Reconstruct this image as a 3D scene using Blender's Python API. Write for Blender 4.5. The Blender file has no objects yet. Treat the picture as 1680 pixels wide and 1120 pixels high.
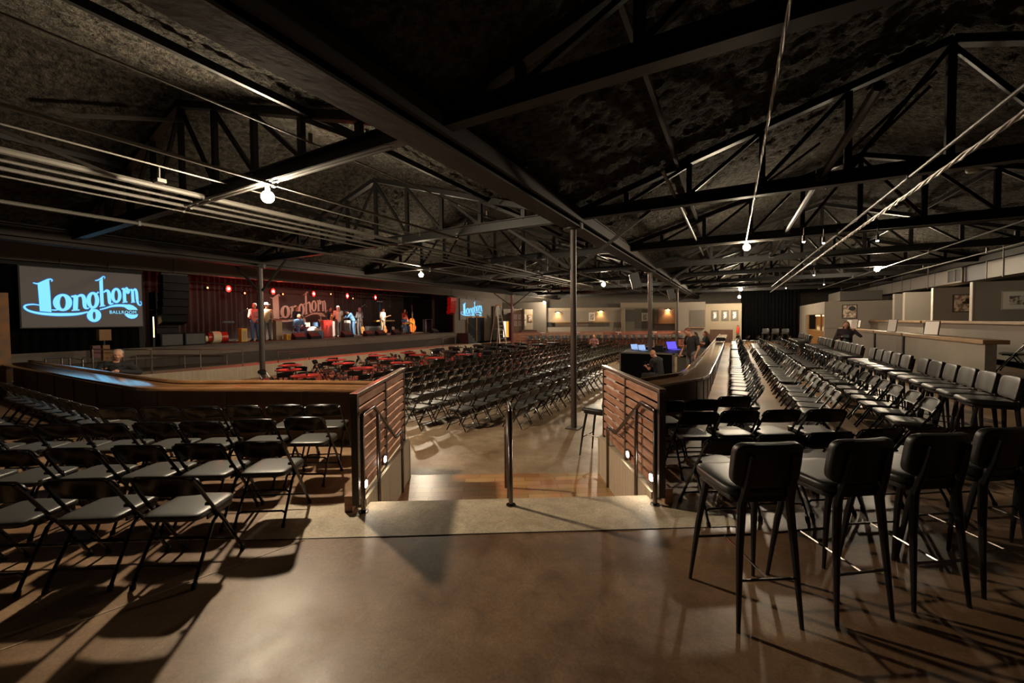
import bpy, bmesh, math, random
from mathutils import Vector, Matrix, Euler, noise
random.seed(7)
PI = math.pi
S = bpy.context.scene
COL = S.collection
R = math.radians

# ---------------------------------------------------------------- mesh builder
class MB:
    def __init__(s): s.v = []; s.f = []; s.m = []; s.mi = 0
    def add(s, vs, fs):
        o = len(s.v); s.v += [tuple(p) for p in vs]
        for f in fs: s.f.append(tuple(i + o for i in f)); s.m.append(s.mi)
        return s
    def box(s, c, d, M=None):
        x, y, z = (k / 2 for k in d); c = Vector(c)
        vs = [Vector((i, j, k)) for k in (-z, z) for j in (-y, y) for i in (-x, x)]
        if M is not None: vs = [M @ p for p in vs]
        return s.add([p + c for p in vs], [(0,2,3,1),(4,5,7,6),(0,1,5,4),(2,6,7,3),(0,4,6,2),(1,3,7,5)])
    def bx(s, a, b):
        return s.box([(i + j) / 2 for i, j in zip(a, b)], [abs(j - i) for i, j in zip(a, b)])
    def bar(s, a, b, w, h, up=(0,0,1)):
        a, b = Vector(a), Vector(b); d = (b - a); L = d.length; d.normalize()
        u = Vector(up)
        if abs(d.dot(u)) > .98: u = Vector((1,0,0))
        x = d.cross(u).normalized(); z = x.cross(d)
        M = Matrix((x, d, z)).transposed()
        return s.box((a + b) / 2, (w, L, h), M)
    def ring(s, c, d, r, n, up=None, ry=None):
        d = Vector(d).normalized(); u = Vector(up) if up else (Vector((0,0,1)) if abs(d.z) < .9 else Vector((0,1,0)))
        x = d.cross(u).normalized(); y = x.cross(d); ry = r if ry is None else ry
        return [Vector(c) + x * (math.cos(2*PI*i/n) * r) + y * (math.sin(2*PI*i/n) * ry) for i in range(n)]
    def cyl(s, a, b, r0, r1=None, n=10, cap=True):
        r1 = r0 if r1 is None else r1; a, b = Vector(a), Vector(b); d = b - a
        vs = s.ring(a, d, r0, n) + s.ring(b, d, r1, n)
        fs = [(i, (i+1) % n, n + (i+1) % n, n + i) for i in range(n)]
        if cap: fs += [tuple(range(n))[::-1], tuple(range(n, 2*n))]
        return s.add(vs, fs)
    def tube(s, pts, r, n=8, cap=True, closed=False):
        P = [Vector(p) for p in pts]; vs = []; k = len(P)
        rs = r if isinstance(r, (list, tuple)) else [r] * k
        prev = None
        for i, p in enumerate(P):
            a = P[i-1] if (i > 0 or closed) else P[i]; b = P[(i+1) % k] if (i < k-1 or closed) else P[i]
            d = (b - a).normalized()
            if prev is None:
                u = Vector((0,0,1)) if abs(d.z) < .9 else Vector((0,1,0)); x = d.cross(u).normalized()
            else:
                x = (prev - d * prev.dot(d)).normalized()
            prev = x; y = d.cross(x)
            vs += [p + x*(math.cos(2*PI*j/n)*rs[i]) + y*(math.sin(2*PI*j/n)*rs[i]) for j in range(n)]
        fs = []
        for i in range(k if closed else k-1):
            o, q = i*n, ((i+1) % k)*n
            fs += [(o+j, o+(j+1) % n, q+(j+1) % n, q+j) for j in range(n)]
        if cap and not closed: fs += [tuple(range(n))[::-1], tuple(range((k-1)*n, k*n))]
        return s.add(vs, fs)
    def ball(s, c, r, n=12, m=8):
        rx, ry, rz = (r, r, r) if not isinstance(r, (tuple, list)) else r; c = Vector(c)
        vs = [c + Vector((0,0,-rz))]; fs = []
        for j in range(1, m):
            t = -PI/2 + PI*j/m
            vs += [c + Vector((rx*math.cos(t)*math.cos(2*PI*i/n), ry*math.cos(t)*math.sin(2*PI*i/n), rz*math.sin(t))) for i in range(n)]
        vs.append(c + Vector((0,0,rz))); top = len(vs) - 1
        fs += [(0, 1+(i+1) % n, 1+i) for i in range(n)]
        for j in range(m-2):
            o = 1 + j*n
            fs += [(o+i, o+(i+1) % n, o+n+(i+1) % n, o+n+i) for i in range(n)]
        o = 1 + (m-2)*n; fs += [(o+i, o+(i+1) % n, top) for i in range(n)]
        return s.add(vs, fs)
    def lathe(s, prof, c=(0,0,0), n=20):
        c = Vector(c); vs = []
        for r, z in prof: vs += [c + Vector((r*math.cos(2*PI*i/n), r*math.sin(2*PI*i/n), z)) for i in range(n)]
        fs = []
        for j in range(len(prof)-1):
            o = j*n; fs += [(o+i, o+(i+1) % n, o+n+(i+1) % n, o+n+i) for i in range(n)]
        fs += [tuple(range(n))[::-1], tuple(range((len(prof)-1)*n, len(prof)*n))]
        return s.add(vs, fs)
    def prism(s, poly, z0, z1):
        n = len(poly)
        vs = [(x, y, z0) for x, y in poly] + [(x, y, z1) for x, y in poly]
        return s.add(vs, [(i, (i+1) % n, n+(i+1) % n, n+i) for i in range(n)] + [tuple(range(n))[::-1], tuple(range(n, 2*n))])
    def pad(s, c, d, p=.35, n=7, M=None, crown=1.0):
        "soft rounded cushion: a superellipsoid-like box"
        c = Vector(c); hx, hy, hz = (k/2 for k in d); vs = []; fs = []; a, b = 4*n, 2*n
        sg = lambda v, e: math.copysign(abs(v)**e, v)
        for j in range(b+1):
            t = -PI/2 + PI*j/b
            for i in range(a):
                u = 2*PI*i/a
                q = Vector((hx*sg(math.cos(t), p)*sg(math.cos(u), p), hy*sg(math.cos(t), p)*sg(math.sin(u), p), hz*sg(math.sin(t), p*1.6)))
                if M is not None: q = M @ q
                vs.append(c + q)
        for j in range(b):
            o = j*a; fs += [(o+i, o+(i+1) % a, o+a+(i+1) % a, o+a+i) for i in range(a)]
        return s.add(vs, fs)
    def xf(s, M):
        s.v = [tuple(M @ Vector(p)) for p in s.v]; return s
    def mesh(s, name):
        me = bpy.data.meshes.new(name); me.from_pydata(s.v, [], s.f); me.update(); return me
    def build(s, name, mat, parent=None, smooth=False, loc=None, rz=0, bevel=0, fix=False):
        me = s.mesh(name)
        mats = mat if isinstance(mat, (list, tuple)) else [mat]
        for k in mats: me.materials.append(k)
        for p, i in zip(me.polygons, s.m): p.material_index = i
        if fix:
            bm = bmesh.new(); bm.from_mesh(me); bmesh.ops.recalc_face_normals(bm, faces=bm.faces); bm.to_mesh(me); bm.free()
        if smooth:
            for p in me.polygons: p.use_smooth = True
            try: me.set_sharp_from_angle(angle=R(38))
            except Exception: pass
        o = bpy.data.objects.new(name, me); COL.objects.link(o)
        if parent is not None: o.parent = parent
        if loc is not None: o.location = loc
        if rz: o.rotation_euler = (0, 0, rz)
        if bevel:
            b = o.modifiers.new('bevel', 'BEVEL'); b.width = bevel; b.segments = 2; b.limit_method = 'ANGLE'
        return o

def tag(o, label, cat, group=None, kind=None):
    o['label'] = label; o['category'] = cat
    if group: o['group'] = group
    if kind: o['kind'] = kind
    return o
def struct(o, label=None, cat=None):
    o['kind'] = 'structure'
    if label: o['label'] = label
    if cat: o['category'] = cat
    return o
def thing(name, label, cat, loc=(0,0,0), rz=0, group=None):
    o = bpy.data.objects.new(name, None); COL.objects.link(o); o.empty_display_size = .1
    o.location = loc; o.rotation_euler = (0, 0, rz); return tag(o, label, cat, group)
def dup(src, loc, rz, label, group=None):
    r = src.copy(); COL.objects.link(r); r.location = loc; r.rotation_euler = (0, 0, rz); r['label'] = label
    if group: r['group'] = group
    for ch in src.children:
        c = ch.copy(); COL.objects.link(c); c.parent = r
        for g in ch.children:
            d = g.copy(); COL.objects.link(d); d.parent = c
    return r
ORD = ['first','second','third','fourth','fifth','sixth','seventh','eighth','ninth','tenth','eleventh','twelfth','thirteenth','fourteenth','fifteenth','sixteenth','seventeenth','eighteenth','nineteenth','twentieth']
def nth(i): return ORD[i] if i < 20 else 'twenty-' + ORD[i-20] if i < 29 else 'thirtieth' if i == 29 else 'thirty-' + ORD[i-30] if i < 39 else 'fortieth'

# ---------------------------------------------------------------- materials
def mat(name, c, rough=.5, metal=0, spec=.5, coat=0, var=None, bump=None, emit=None, es=0, rvar=0, sheen=0, tex='Object'):
    m = bpy.data.materials.new(name); m.use_nodes = True; nt = m.node_tree; b = nt.nodes['Principled BSDF']
    b.inputs['Base Color'].default_value = (*c, 1); b.inputs['Roughness'].default_value = rough
    b.inputs['Metallic'].default_value = metal; b.inputs['Specular IOR Level'].default_value = spec
    b.inputs['Coat Weight'].default_value = coat; b.inputs['Coat Roughness'].default_value = .12
    if sheen: b.inputs['Sheen Weight'].default_value = sheen
    if emit: b.inputs['Emission Color'].default_value = (*emit, 1); b.inputs['Emission Strength'].default_value = es
    N = nt.nodes.new; L = nt.links.new
    if var or bump or rvar:
        tc = N('ShaderNodeTexCoord')
    if var:   # (scale, colour2, contrast, stretch)
        sc, c2, k = var[:3]; st = var[3] if len(var) > 3 else (1,1,1)
        mp = N('ShaderNodeMapping'); mp.inputs['Scale'].default_value = st; L(tc.outputs[tex], mp.inputs[0])
        n = N('ShaderNodeTexNoise'); n.inputs['Scale'].default_value = sc; n.inputs['Detail'].default_value = 6; n.inputs['Roughness'].default_value = .62
        L(mp.outputs[0], n.inputs['Vector'])
        r = N('ShaderNodeValToRGB'); r.color_ramp.elements[0].position = .5 - k; r.color_ramp.elements[1].position = .5 + k
        r.color_ramp.elements[0].color = (*c, 1); r.color_ramp.elements[1].color = (*c2, 1)
        L(n.outputs['Fac'], r.inputs[0]); L(r.outputs[0], b.inputs['Base Color'])
    if rvar:
        n = N('ShaderNodeTexNoise'); n.inputs['Scale'].default_value = 2.2; n.inputs['Detail'].default_value = 5; L(tc.outputs[tex], n.inputs['Vector'])
        mr = N('ShaderNodeMapRange'); mr.inputs['From Min'].default_value = .3; mr.inputs['From Max'].default_value = .7
        mr.inputs['To Min'].default_value = rough - rvar; mr.inputs['To Max'].default_value = rough + rvar
        L(n.outputs['Fac'], mr.inputs[0]); L(mr.outputs[0], b.inputs['Roughness'])
    if bump:  # (scale, strength, distance)
        n = N('ShaderNodeTexNoise'); n.inputs['Scale'].default_value = bump[0]; n.inputs['Detail'].default_value = 8; n.inputs['Roughness'].default_value = .6
        L(tc.outputs[tex], n.inputs['Vector'])
        bp = N('ShaderNodeBump'); bp.inputs['Strength'].default_value = bump[1]; bp.inputs['Distance'].default_value = bump[2]
        L(n.outputs['Fac'], bp.inputs['Height']); L(bp.outputs[0], b.inputs['Normal'])
    return m
def bricks(m, sc, c1, c2, cm, bw, rh, mortar=.01, mix=None):
    "board / parquet pattern feeding base colour"
    nt = m.node_tree; N = nt.nodes.new; L = nt.links.new; b = nt.nodes['Principled BSDF']
    tc = N('ShaderNodeTexCoord'); mp = N('ShaderNodeMapping'); mp.inputs['Rotation'].default_value = sc[1]; L(tc.outputs['Object'], mp.inputs[0])
    k = N('ShaderNodeTexBrick'); k.inputs['Scale'].default_value = sc[0]; k.inputs['Color1'].default_value = (*c1, 1); k.inputs['Color2'].default_value = (*c2, 1)
    k.inputs['Mortar'].default_value = (*cm, 1); k.inputs['Mortar Size'].default_value = mortar; k.inputs['Brick Width'].default_value = bw; k.inputs['Row Height'].default_value = rh
    L(mp.outputs[0], k.inputs['Vector'])
    n = N('ShaderNodeTexNoise'); n.inputs['Scale'].default_value = 3; L(tc.outputs['Object'], n.inputs['Vector'])
    mx = N('ShaderNodeMixRGB'); mx.blend_type = 'MULTIPLY'; mx.inputs[0].default_value = .6
    L(k.outputs['Color'], mx.inputs[1]); L(n.outputs['Color'], mx.inputs[2]); 
    g = N('ShaderNodeGamma'); g.inputs[1].default_value = .85; L(mx.outputs[0], g.inputs[0]); L(g.outputs[0], b.inputs['Base Color'])
    return m
M = {}
M['floor'] = mat('polished_stained_concrete', (.105,.050,.024), .42, spec=.38, var=(.55,(.34,.215,.125),.18), bump=(3,.12,.02), rvar=.10)
M['floor_low'] = mat('brown_sealed_concrete', (.19,.115,.065), .42, spec=.4, var=(.8,(.44,.33,.22),.2), bump=(5,.15,.02), rvar=.08)
M['concrete'] = mat('pale_concrete', (.42,.33,.215), .6, var=(2.5,(.56,.46,.33),.22), bump=(14,.25,.01))
M['board_concrete'] = mat('board_marked_concrete', (.38,.31,.22), .7, var=(3,(.54,.45,.33),.2,(6,6,.4)), bump=(20,.4,.01))
M['parquet'] = bricks(mat('parquet', (.3,.2,.1), .3, spec=.5), (1.0,(0,0,R(-31.5))), (.60,.30,.12), (.36,.155,.055), (.16,.08,.035), .42, .14, .004)
M['ceiling'] = mat('sprayed_black_insulation', (.030,.026,.021), .95, spec=.15, var=(9,(.125,.11,.087),.14), bump=(19,1.0,.40))
M['steel'] = mat('black_painted_steel', (.0095,.0085,.0075), .5, spec=.4, bump=(30,.08,.004))
M['steel_brown'] = mat('dark_brown_painted_steel', (.055,.042,.034), .42, var=(2,(.085,.066,.055),.2))
M['girder'] = mat('dark_painted_girder', (.012,.009,.0075), .75, var=(1.5,(.027,.021,.0165),.2), bump=(8,.2,.01))
M['pipe'] = mat('dusty_grey_pipe', (.10,.092,.08), .5, metal=.2)
M['cable'] = mat('silver_wrapped_cable', (.30,.28,.26), .38, metal=.6, bump=(60,.6,.01))
M['blackmetal'] = mat('gloss_black_metal', (.006,.006,.007), .20, spec=.45, coat=.08)
M['vinyl'] = mat('black_vinyl', (.042,.040,.036), .42, spec=.6, bump=(120,.12,.002))
M['vinyl_dark'] = mat('black_leatherette', (.017,.016,.0155), .40, spec=.6, bump=(90,.2,.002))
M['stoolmetal'] = mat('matt_black_stool_frame', (.012,.011,.011), .38, spec=.5)
M['rubber'] = mat('black_rubber', (.012,.012,.012), .8)
M['chrome'] = mat('brushed_steel_rail', (.42,.40,.37), .22, metal=1)
M['chrome_dark'] = mat('dark_nickel_rail', (.16,.14,.13), .22, metal=1)
M['slat'] = mat('reclaimed_wood_slat', (.30,.125,.072), .55, var=(3,(.50,.28,.18),.16,(1,1,7)), bump=(20,.2,.005))
M['slat_red'] = mat('redder_slat', (.26,.06,.035), .55, var=(3,(.42,.13,.075),.16,(1,1,7)))  # redder slat tone for the right of the far rail and its top
M['varnish'] = mat('varnished_walnut', (.16,.075,.03), .13, spec=.8, coat=1, var=(2,(.27,.14,.065),.2,(1,1,1)))
M['panelwood'] = mat('dark_wood_panelling', (.040,.018,.010), .38, var=(2,(.085,.038,.020),.2,(3,3,.4)))
M['capwood'] = mat('oak_cap', (.21,.125,.055), .4, var=(3,(.31,.20,.10),.2))
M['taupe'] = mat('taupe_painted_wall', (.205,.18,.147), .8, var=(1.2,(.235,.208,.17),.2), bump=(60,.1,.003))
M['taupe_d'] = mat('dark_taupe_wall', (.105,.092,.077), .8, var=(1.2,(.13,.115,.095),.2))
M['cream'] = mat('cream_painted_wall', (.27,.225,.16), .8)
M['trimwhite'] = mat('pale_trim', (.42,.38,.32), .6)
M['black_wall'] = mat('black_painted_wall', (.012,.012,.013), .8)
M['soffit'] = mat('brown_grey_soffit', (.125,.105,.09), .85, var=(.6,(.16,.137,.118),.2), bump=(3,.25,.03))
M['curtain'] = mat('black_velour', (.0022,.0022,.0028), .95, spec=.1)
M['curtain_red'] = mat('dark_stage_drape', (.05,.036,.036), .85, sheen=.2)
M['stage'] = mat('stage_deck', (.06,.045,.038), .5, var=(3,(.10,.075,.06),.2))
M['stage_face'] = mat('stage_fascia', (.085,.066,.052), .6, var=(2,(.14,.11,.088),.2,(1,.3,3)))
M['stage_low'] = mat('dark_stage_skirting', (.035,.022,.018), .6)
M['duct'] = mat('grey_duct', (.12,.108,.094), .6, metal=.1, bump=(4,.15,.02))
M['black'] = mat('matt_black', (.012,.012,.012), .6)
M['blackplastic'] = mat('black_plastic', (.007,.007,.008), .5, spec=.15)
M['darkgrey'] = mat('charcoal', (.05,.05,.052), .55)
M['white'] = mat('white_paper', (.75,.73,.68), .6)
M['whitepaint'] = mat('white_paint', (.72,.70,.66), .5)
M['red'] = mat('red_lacquer_and_light', (.42,.02,.015), .3)  # lacquer; on the line array this red stands for red light
M['redlit_top'] = mat('red_light_table_top', (.34,.03,.025), .3, spec=.6)  # red stage light on the round tables, put into the colour
M['yellow'] = mat('yellow_paint', (.60,.40,.05), .45)
M['orange'] = mat('orange_varnish', (.48,.13,.02), .25, coat=.4)
M['amber'] = mat('amber_wood', (.45,.22,.06), .25, coat=.4)
M['blue'] = mat('blue_denim', (.06,.13,.28), .8)
M['bluebright'] = mat('bright_blue_cloth', (.07,.19,.38), .7)
M['navy'] = mat('navy_cloth', (.02,.025,.06), .8)
M['whitecloth'] = mat('white_cloth', (.60,.57,.52), .8)
M['pink'] = mat('pink_check_cloth', (.50,.27,.27), .8)
M['tan'] = mat('tan_cloth', (.42,.30,.19), .8)
M['khaki'] = mat('khaki_trousers', (.36,.29,.19), .8)
M['grey'] = mat('grey_cloth', (.11,.105,.11), .8)
M['blackcloth'] = mat('black_cloth', (.012,.012,.014), .85)
M['plum'] = mat('dark_plum_coat', (.022,.012,.022), .85)
M['teal'] = mat('grey_teal_top', (.07,.09,.095), .8)
M['redlit_top2'] = mat('red_shirt', (.40,.04,.03), .8)
M['skin'] = mat('skin', (.50,.26,.17), .5, spec=.4)
M['skin_b'] = mat('tanned_skin', (.46,.22,.14), .5, spec=.4)
M['hair_grey'] = mat('grey_hair', (.36,.33,.30), .7)
M['hair_brown'] = mat('brown_hair', (.07,.03,.018), .6)
M['hair_red'] = mat('auburn_hair', (.16,.045,.02), .6)
M['hair_dark'] = mat('dark_hair', (.015,.011,.009), .6)
M['hair_blond'] = mat('blond_hair', (.42,.28,.13), .6)
M['shoe'] = mat('dark_shoe_leather', (.02,.015,.012), .4)
M['glass'] = mat('dark_door_glass', (.02,.025,.03), .08, spec=.6)
M['drumhead'] = mat('cream_drum_head', (.62,.54,.36), .5)
M['brass'] = mat('brass', (.60,.42,.15), .25, metal=1)
M['cabinetwood'] = mat('orange_brown_cabinet', (.19,.085,.025), .35, var=(3,(.28,.14,.05),.2))
def glow(name, c, s): return mat(name, (0,0,0), .6, emit=c, es=s)
M['bulb'] = glow('lit_bulb', (1,.82,.58), 300); M['bulb_hot'] = glow('hot_lit_bulb', (1,.82,.58), 500)
M['redlamp'] = glow('red_stage_lamp', (1,.05,.03), 480); M['redlamp_halo'] = glow('red_lamp_halo', (1,.006,.004), 3)  # second glow is no lamp, it imitates the red halo
M['smallred'] = glow('dim_red_lamp', (1,.16,.04), 4)
M['steplight'] = glow('step_light', (1,.88,.70), 42)
M['sconce_glow'] = glow('warm_sconce_lamp', (1,.55,.20), 26)
M['pin'] = glow('small_spot_lamp', (1,.75,.60), 30)
M['barglow'] = glow('bar_back_lamp', (1,.60,.24), 1.2)
M['screen'] = mat('screen_panel', (.075,.065,.058), .6, emit=(1,.8,.72), es=.0065)
M['led'] = glow('cyan_logo_light', (.20,.66,.98), .235)
M['led_rim'] = glow('blue_logo_rim_light', (.015,.10,.38), .22)
M['logo_paint'] = mat('cream_logo_paint', (.85,.80,.70), .7)
M['backdrop'] = mat('grey_backdrop_cloth', (.075,.065,.062), .8)
M['laptop'] = glow('violet_laptop_screen', (.10,.07,1.0), .3)
M['monitor'] = glow('pale_blue_monitor', (.40,.60,1.0), .16)
M['poster_w'] = glow('lit_poster_white', (1,.90,.74), .25)
M['poster_y'] = glow('lit_poster_yellow', (1,.52,.05), .17)
M['pic'] = mat('photo_print', (.10,.09,.08), .4, var=(9,(.55,.50,.42),.06))
M['pic2'] = mat('poster_print', (.62,.50,.36), .5, var=(7,(.20,.13,.10),.05))
M['frame'] = mat('dark_picture_frame', (.03,.02,.014), .4)
M['matwhite'] = mat('white_picture_mount', (.62,.60,.55), .7)
M['extinguisher'] = mat('red_extinguisher', (.55,.04,.02), .3)
M['purple'] = mat('dull_maroon_post', (.14,.055,.055), .5)
M['alu'] = mat('aluminium_ladder', (.55,.50,.44), .4, metal=.4)

def grain(m, sc=55, lo=.72, hi=1.22, rg=.10):
    "fine speckle and scuffs over the base colour and gloss"
    nt = m.node_tree; N = nt.nodes.new; L = nt.links.new; b = nt.nodes['Principled BSDF']; src = b.inputs['Base Color'].links[0].from_socket
    tc = N('ShaderNodeTexCoord'); n = N('ShaderNodeTexNoise'); n.inputs['Scale'].default_value = sc; n.inputs['Detail'].default_value = 8; n.inputs['Roughness'].default_value = .8; L(tc.outputs['Object'], n.inputs['Vector'])
    mr = N('ShaderNodeMapRange'); mr.inputs['From Min'].default_value = .35; mr.inputs['From Max'].default_value = .65; mr.inputs['To Min'].default_value = lo; mr.inputs['To Max'].default_value = hi; L(n.outputs['Fac'], mr.inputs[0])
    n2 = N('ShaderNodeTexNoise'); n2.inputs['Scale'].default_value = 4.5; n2.inputs['Detail'].default_value = 10; n2.inputs['Roughness'].default_value = .75; n2.inputs['Distortion'].default_value = 1.2; L(tc.outputs['Object'], n2.inputs['Vector'])
    m2 = N('ShaderNodeMapRange'); m2.inputs['From Min'].default_value = .35; m2.inputs['From Max'].default_value = .65; m2.inputs['To Min'].default_value = .78; m2.inputs['To Max'].default_value = 1.18; L(n2.outputs['Fac'], m2.inputs[0])
    mu = N('ShaderNodeMath'); mu.operation = 'MULTIPLY'; L(mr.outputs[0], mu.inputs[0]); L(m2.outputs[0], mu.inputs[1])
    v = N('ShaderNodeVectorMath'); v.operation = 'SCALE'; L(src, v.inputs[0]); L(mu.outputs[0], v.inputs['Scale']); L(v.outputs[0], b.inputs['Base Color'])
for k_ in ('floor','floor_low','concrete'): grain(M[k_])
# ---------------------------------------------------------------- camera
F, HC, pitch, yaw, roll = 653.0, 1.75, math.atan(.030), math.atan(360/653.0), .0075
fw = Vector((-math.sin(yaw)*math.cos(pitch), math.cos(yaw)*math.cos(pitch), -math.sin(pitch)))
rt = Vector((math.cos(yaw), math.sin(yaw), 0)); up = rt.cross(fw)
RX = rt*math.cos(roll) - up*math.sin(roll); UX = rt*math.sin(roll) + up*math.cos(roll)
cd = bpy.data.cameras.new('camera'); cam = bpy.data.objects.new('camera', cd); COL.objects.link(cam)
cam.matrix_world = Matrix.Translation((0,0,HC)) @ Matrix((RX, UX, -fw)).transposed().to_4x4()
cd.sensor_width = 36; cd.lens = F/1680*36; cd.shift_y = -15.41/1680; cd.clip_end = 200; cd.clip_start = .05
S.camera = cam
w = bpy.data.worlds.new('world'); S.world = w; w.use_nodes = True
w.node_tree.nodes['Background'].inputs[0].default_value = (.02,.02,.022,1); w.node_tree.nodes['Background'].inputs[1].default_value = .05
S.view_settings.view_transform = 'Standard'; S.view_settings.look = 'None'; S.view_settings.gamma = 1; S.view_settings.exposure = 2.45
S.view_settings.use_curve_mapping = False

DV = Vector((-.5225,.8526,0)); RD = Vector((.8526,.5225,0))     # into the stairs / along the stair edge
HEAD = math.atan2(DV.y, DV.x) - PI/2                              # z-rotation of things facing into the stairs
PL = Vector((-2.96,2.48,0)); PR = Vector((-.60,3.895,0))
def catmull(P, n=6):
    out = []; Q = [P[0]] + list(P) + [P[-1]]
    for i in range(1, len(Q)-2):
        a, b, c, d = (Vector(q) for q in Q[i-1:i+3])
        for k in range(n):
            t = k/n; out.append(.5*((2*b) + (-a+c)*t + (2*a-5*b+4*c-d)*t*t + (-a+3*b-3*c+d)*t**3))
    out.append(Vector(P[-1])); return out
def offset(P, d):
    out = []
    for i, p in enumerate(P):
        a = P[max(i-1,0)]; b = P[min(i+1,len(P)-1)]; t = (b-a).normalized(); out.append(p + Vector((-t.y, t.x))*d)
    return out
LPATH = catmull([(-15.2,2.42),(-11,2.42),(-8.4,2.42),(-7.5,2.47),(-6.9,2.70),(-6.16,3.10),(-5.38,3.45),(-4.57,3.77),(-4.15,3.93)])
RPATH = catmull([(-1.13,5.50),(-.963,5.87),(-.65,6.54),(-.42,7.02),(-.33,7.5),(-.31,8.4),(-.27,12),(-.24,19),(-.21,26.5)])
# ---------------------------------------------------------------- floors
def polymesh(name, polys, m, z):
    bm = bmesh.new()
    for poly in polys:
        f = bm.faces.new([bm.verts.new((x, y, z)) for x, y in poly]); 
        if f.normal.z < 0: f.normal_flip()
    bm.normal_update()
    for f in bm.faces:
        if f.normal.z < 0: f.normal_flip()
    bmesh.ops.triangulate(bm, faces=bm.faces)
    r = bmesh.ops.extrude_face_region(bm, geom=list(bm.faces))
    for v in [g for g in r['geom'] if isinstance(g, bmesh.types.BMVert)]: v.co.z -= .03
    bmesh.ops.recalc_face_normals(bm, faces=bm.faces)
    me = bpy.data.meshes.new(name); bm.to_mesh(me); bm.free(); me.materials.append(m)
    o = bpy.data.objects.new(name, me); COL.objects.link(o); return o
wl = offset(LPATH, .15); wr = offset(RPATH, .15)
eL = PL + DV*.2; eR = PR + DV*.2
upper = [(-24,-4),(9.9,-4),(9.9,41.5),(-.42,41.5)] + [(p.x,p.y) for p in reversed(wr)] + [(eR.x,eR.y),(eL.x,eL.y)] + [(p.x,p.y) for p in reversed(wl)] + [(-24,2.57)]
struct(polymesh('floor', [upper], M['floor'], 0), 'brown polished concrete upper floor', 'floor')
struct(polymesh('floor', [[(-24,-1),(9,-1),(9,41.5),(-24,41.5)]], M['floor_low'], -.5), 'lower seating floor of worn brown concrete', 'floor')
struct(polymesh('floor', [[(-.42,35.65),(-.42,41.5),(-24,41.5),(-24,21.3)]], M['floor'], 0), 'raised floor behind the far slatted rail', 'floor')
# pale slab band along the stair edge
a, b = PL - RD*.85, PR + RD*.55
st = MB().prism([(p.x,p.y) for p in (a-DV*.42, b-DV*.42, b+DV*.19, PR+RD*.1+DV*.19, eR, eL, PL-RD*.1+DV*.19, a+DV*.19)], 0, .004).build('trim_1', M['concrete'])
struct(st, 'pale concrete band along the top of the stairs', 'floor')
sj = MB(); sj.bar((a-DV*.425).to_tuple(), (b-DV*.425).to_tuple(), .006, .009)
struct(sj.build('trim_2', M['steel_brown']), 'dark joint line in the floor', 'floor')
# risers and treads
stp = thing('stair_flight', 'short flight of concrete steps down between the two slatted panels', 'stairs', (0,0,0))
for k in range(3):
    z1 = -k*.1667; t0 = .2 + .3*k
    if k:
        q = [PL+DV*(t0-.32)+RD*.02, PR+DV*(t0-.32)-RD*.02, PR+DV*t0-RD*.02, PL+DV*t0+RD*.02]
        MB().prism([(p.x,p.y) for p in q], -.49, z1).build('step', M['concrete'], stp)
q = [PL+DV*.15+RD*.02, PR+DV*.15-RD*.02, PR+DV*.2-RD*.02, PL+DV*.2+RD*.02]
MB().prism([(p.x,p.y) for p in q], -.49, -.031).build('riser', M['concrete'], stp)
q = [PL+DV*.82+RD*.0, PR+DV*.82-RD*.0, PR+DV*2.06, PL+DV*2.12]
tag(MB().prism([(p.x,p.y) for p in q], -.5, -.488).build('parquet_floor', M['parquet']), 'honey brown parquet dance floor strip at the foot of the steps', 'floor')

M['railcap'] = mat('worn_painted_rail_cap', (.16,.10,.07), .3, spec=.8)
# ---------------------------------------------------------------- slatted panels with rails and step lights
def slat_panel(P, side, lab, lab2):
    s = -1 if side == 'L' else 1     # outward direction along RD
    o = P + RD*(s*.05)
    t = thing('slatted_panel', lab, 'railing', o, HEAD)     # local +y = DV, +x = RD
    MB().bx((-.06,.12,-.5),(.06,2.02,.07)).build('concrete_curb', M['board_concrete'], t)
    MB().bx((-.065,2.02,-.5),(.065,2.08,.03)).build('end_block', M['board_concrete'], t)
    n = 9
    for k in range(n):
        z0 = .105 + k*.1065
        for y0, y1 in ((.05,1.0),(1.04,1.94)):
            MB().bx((-.014,y0,z0),(.014,y1,z0+.076)).build('slat', M['slat'], t, bevel=.003)
    for y0, w_ in ((.0,.05),(1.0,.04),(1.94,.04)):
        MB().bx((-.03 if y0==0 else -.022, y0, .06),(.03 if y0==0 else .022, y0+w_, 1.06)).build('post', M['steel_brown'], t)
    MB().bx((-.035,-.01,1.06),(.035,2.0,1.095)).build('top_rail', M['railcap'], t, bevel=.004)
    MB().bx((s*.03,.0,0.0),(s*.10,.10,.15)).build('base_block', M['slat'], t)
    # lights in the face
    for k, y in enumerate((.175,.855)):
        l = thing('step_light', 'small square step light low on the %s slatted panel, %s' % ('left' if side=='L' else 'right', 'nearer one' if k==0 else 'farther one'), 'light', o + DV*y + RD*(-s*.04) + Vector((0,0,.19)), HEAD)
        MB().box((s*.012,0,0),(.024,.085,.105)).build('housing', M['chrome_dark'], l)
        MB().box((-s*.003,0,0),(.006,.045,.055)).build('lens', M['steplight'], l)
    # handrail
    h = thing('stair_handrail', lab2, 'handrail', P + RD*(-s*.02), HEAD)
    r = .021; z = .9
    MB().tube([(0,0,.001),(0,0,z-.03),(0,.008,z-.008),(0,.03,z),(0,.34,z),(0,.37,z-.012),(0,1.20,.345),(0,1.24,.33),(0,1.52,.33),(0,1.545,.322),(0,1.55,.30),(0,1.55,-.5)], r, 10).build('rail', M['chrome_dark'], h, smooth=True)
    MB().cyl((0,.50,-.33),(0,.50,.795), .021).build('post', M['chrome_dark'], h, smooth=True)
    MB().cyl((0,0,0),(0,0,.012), .045, n=16).build('base_plate', M['chrome_dark'], h, smooth=True)
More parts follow.
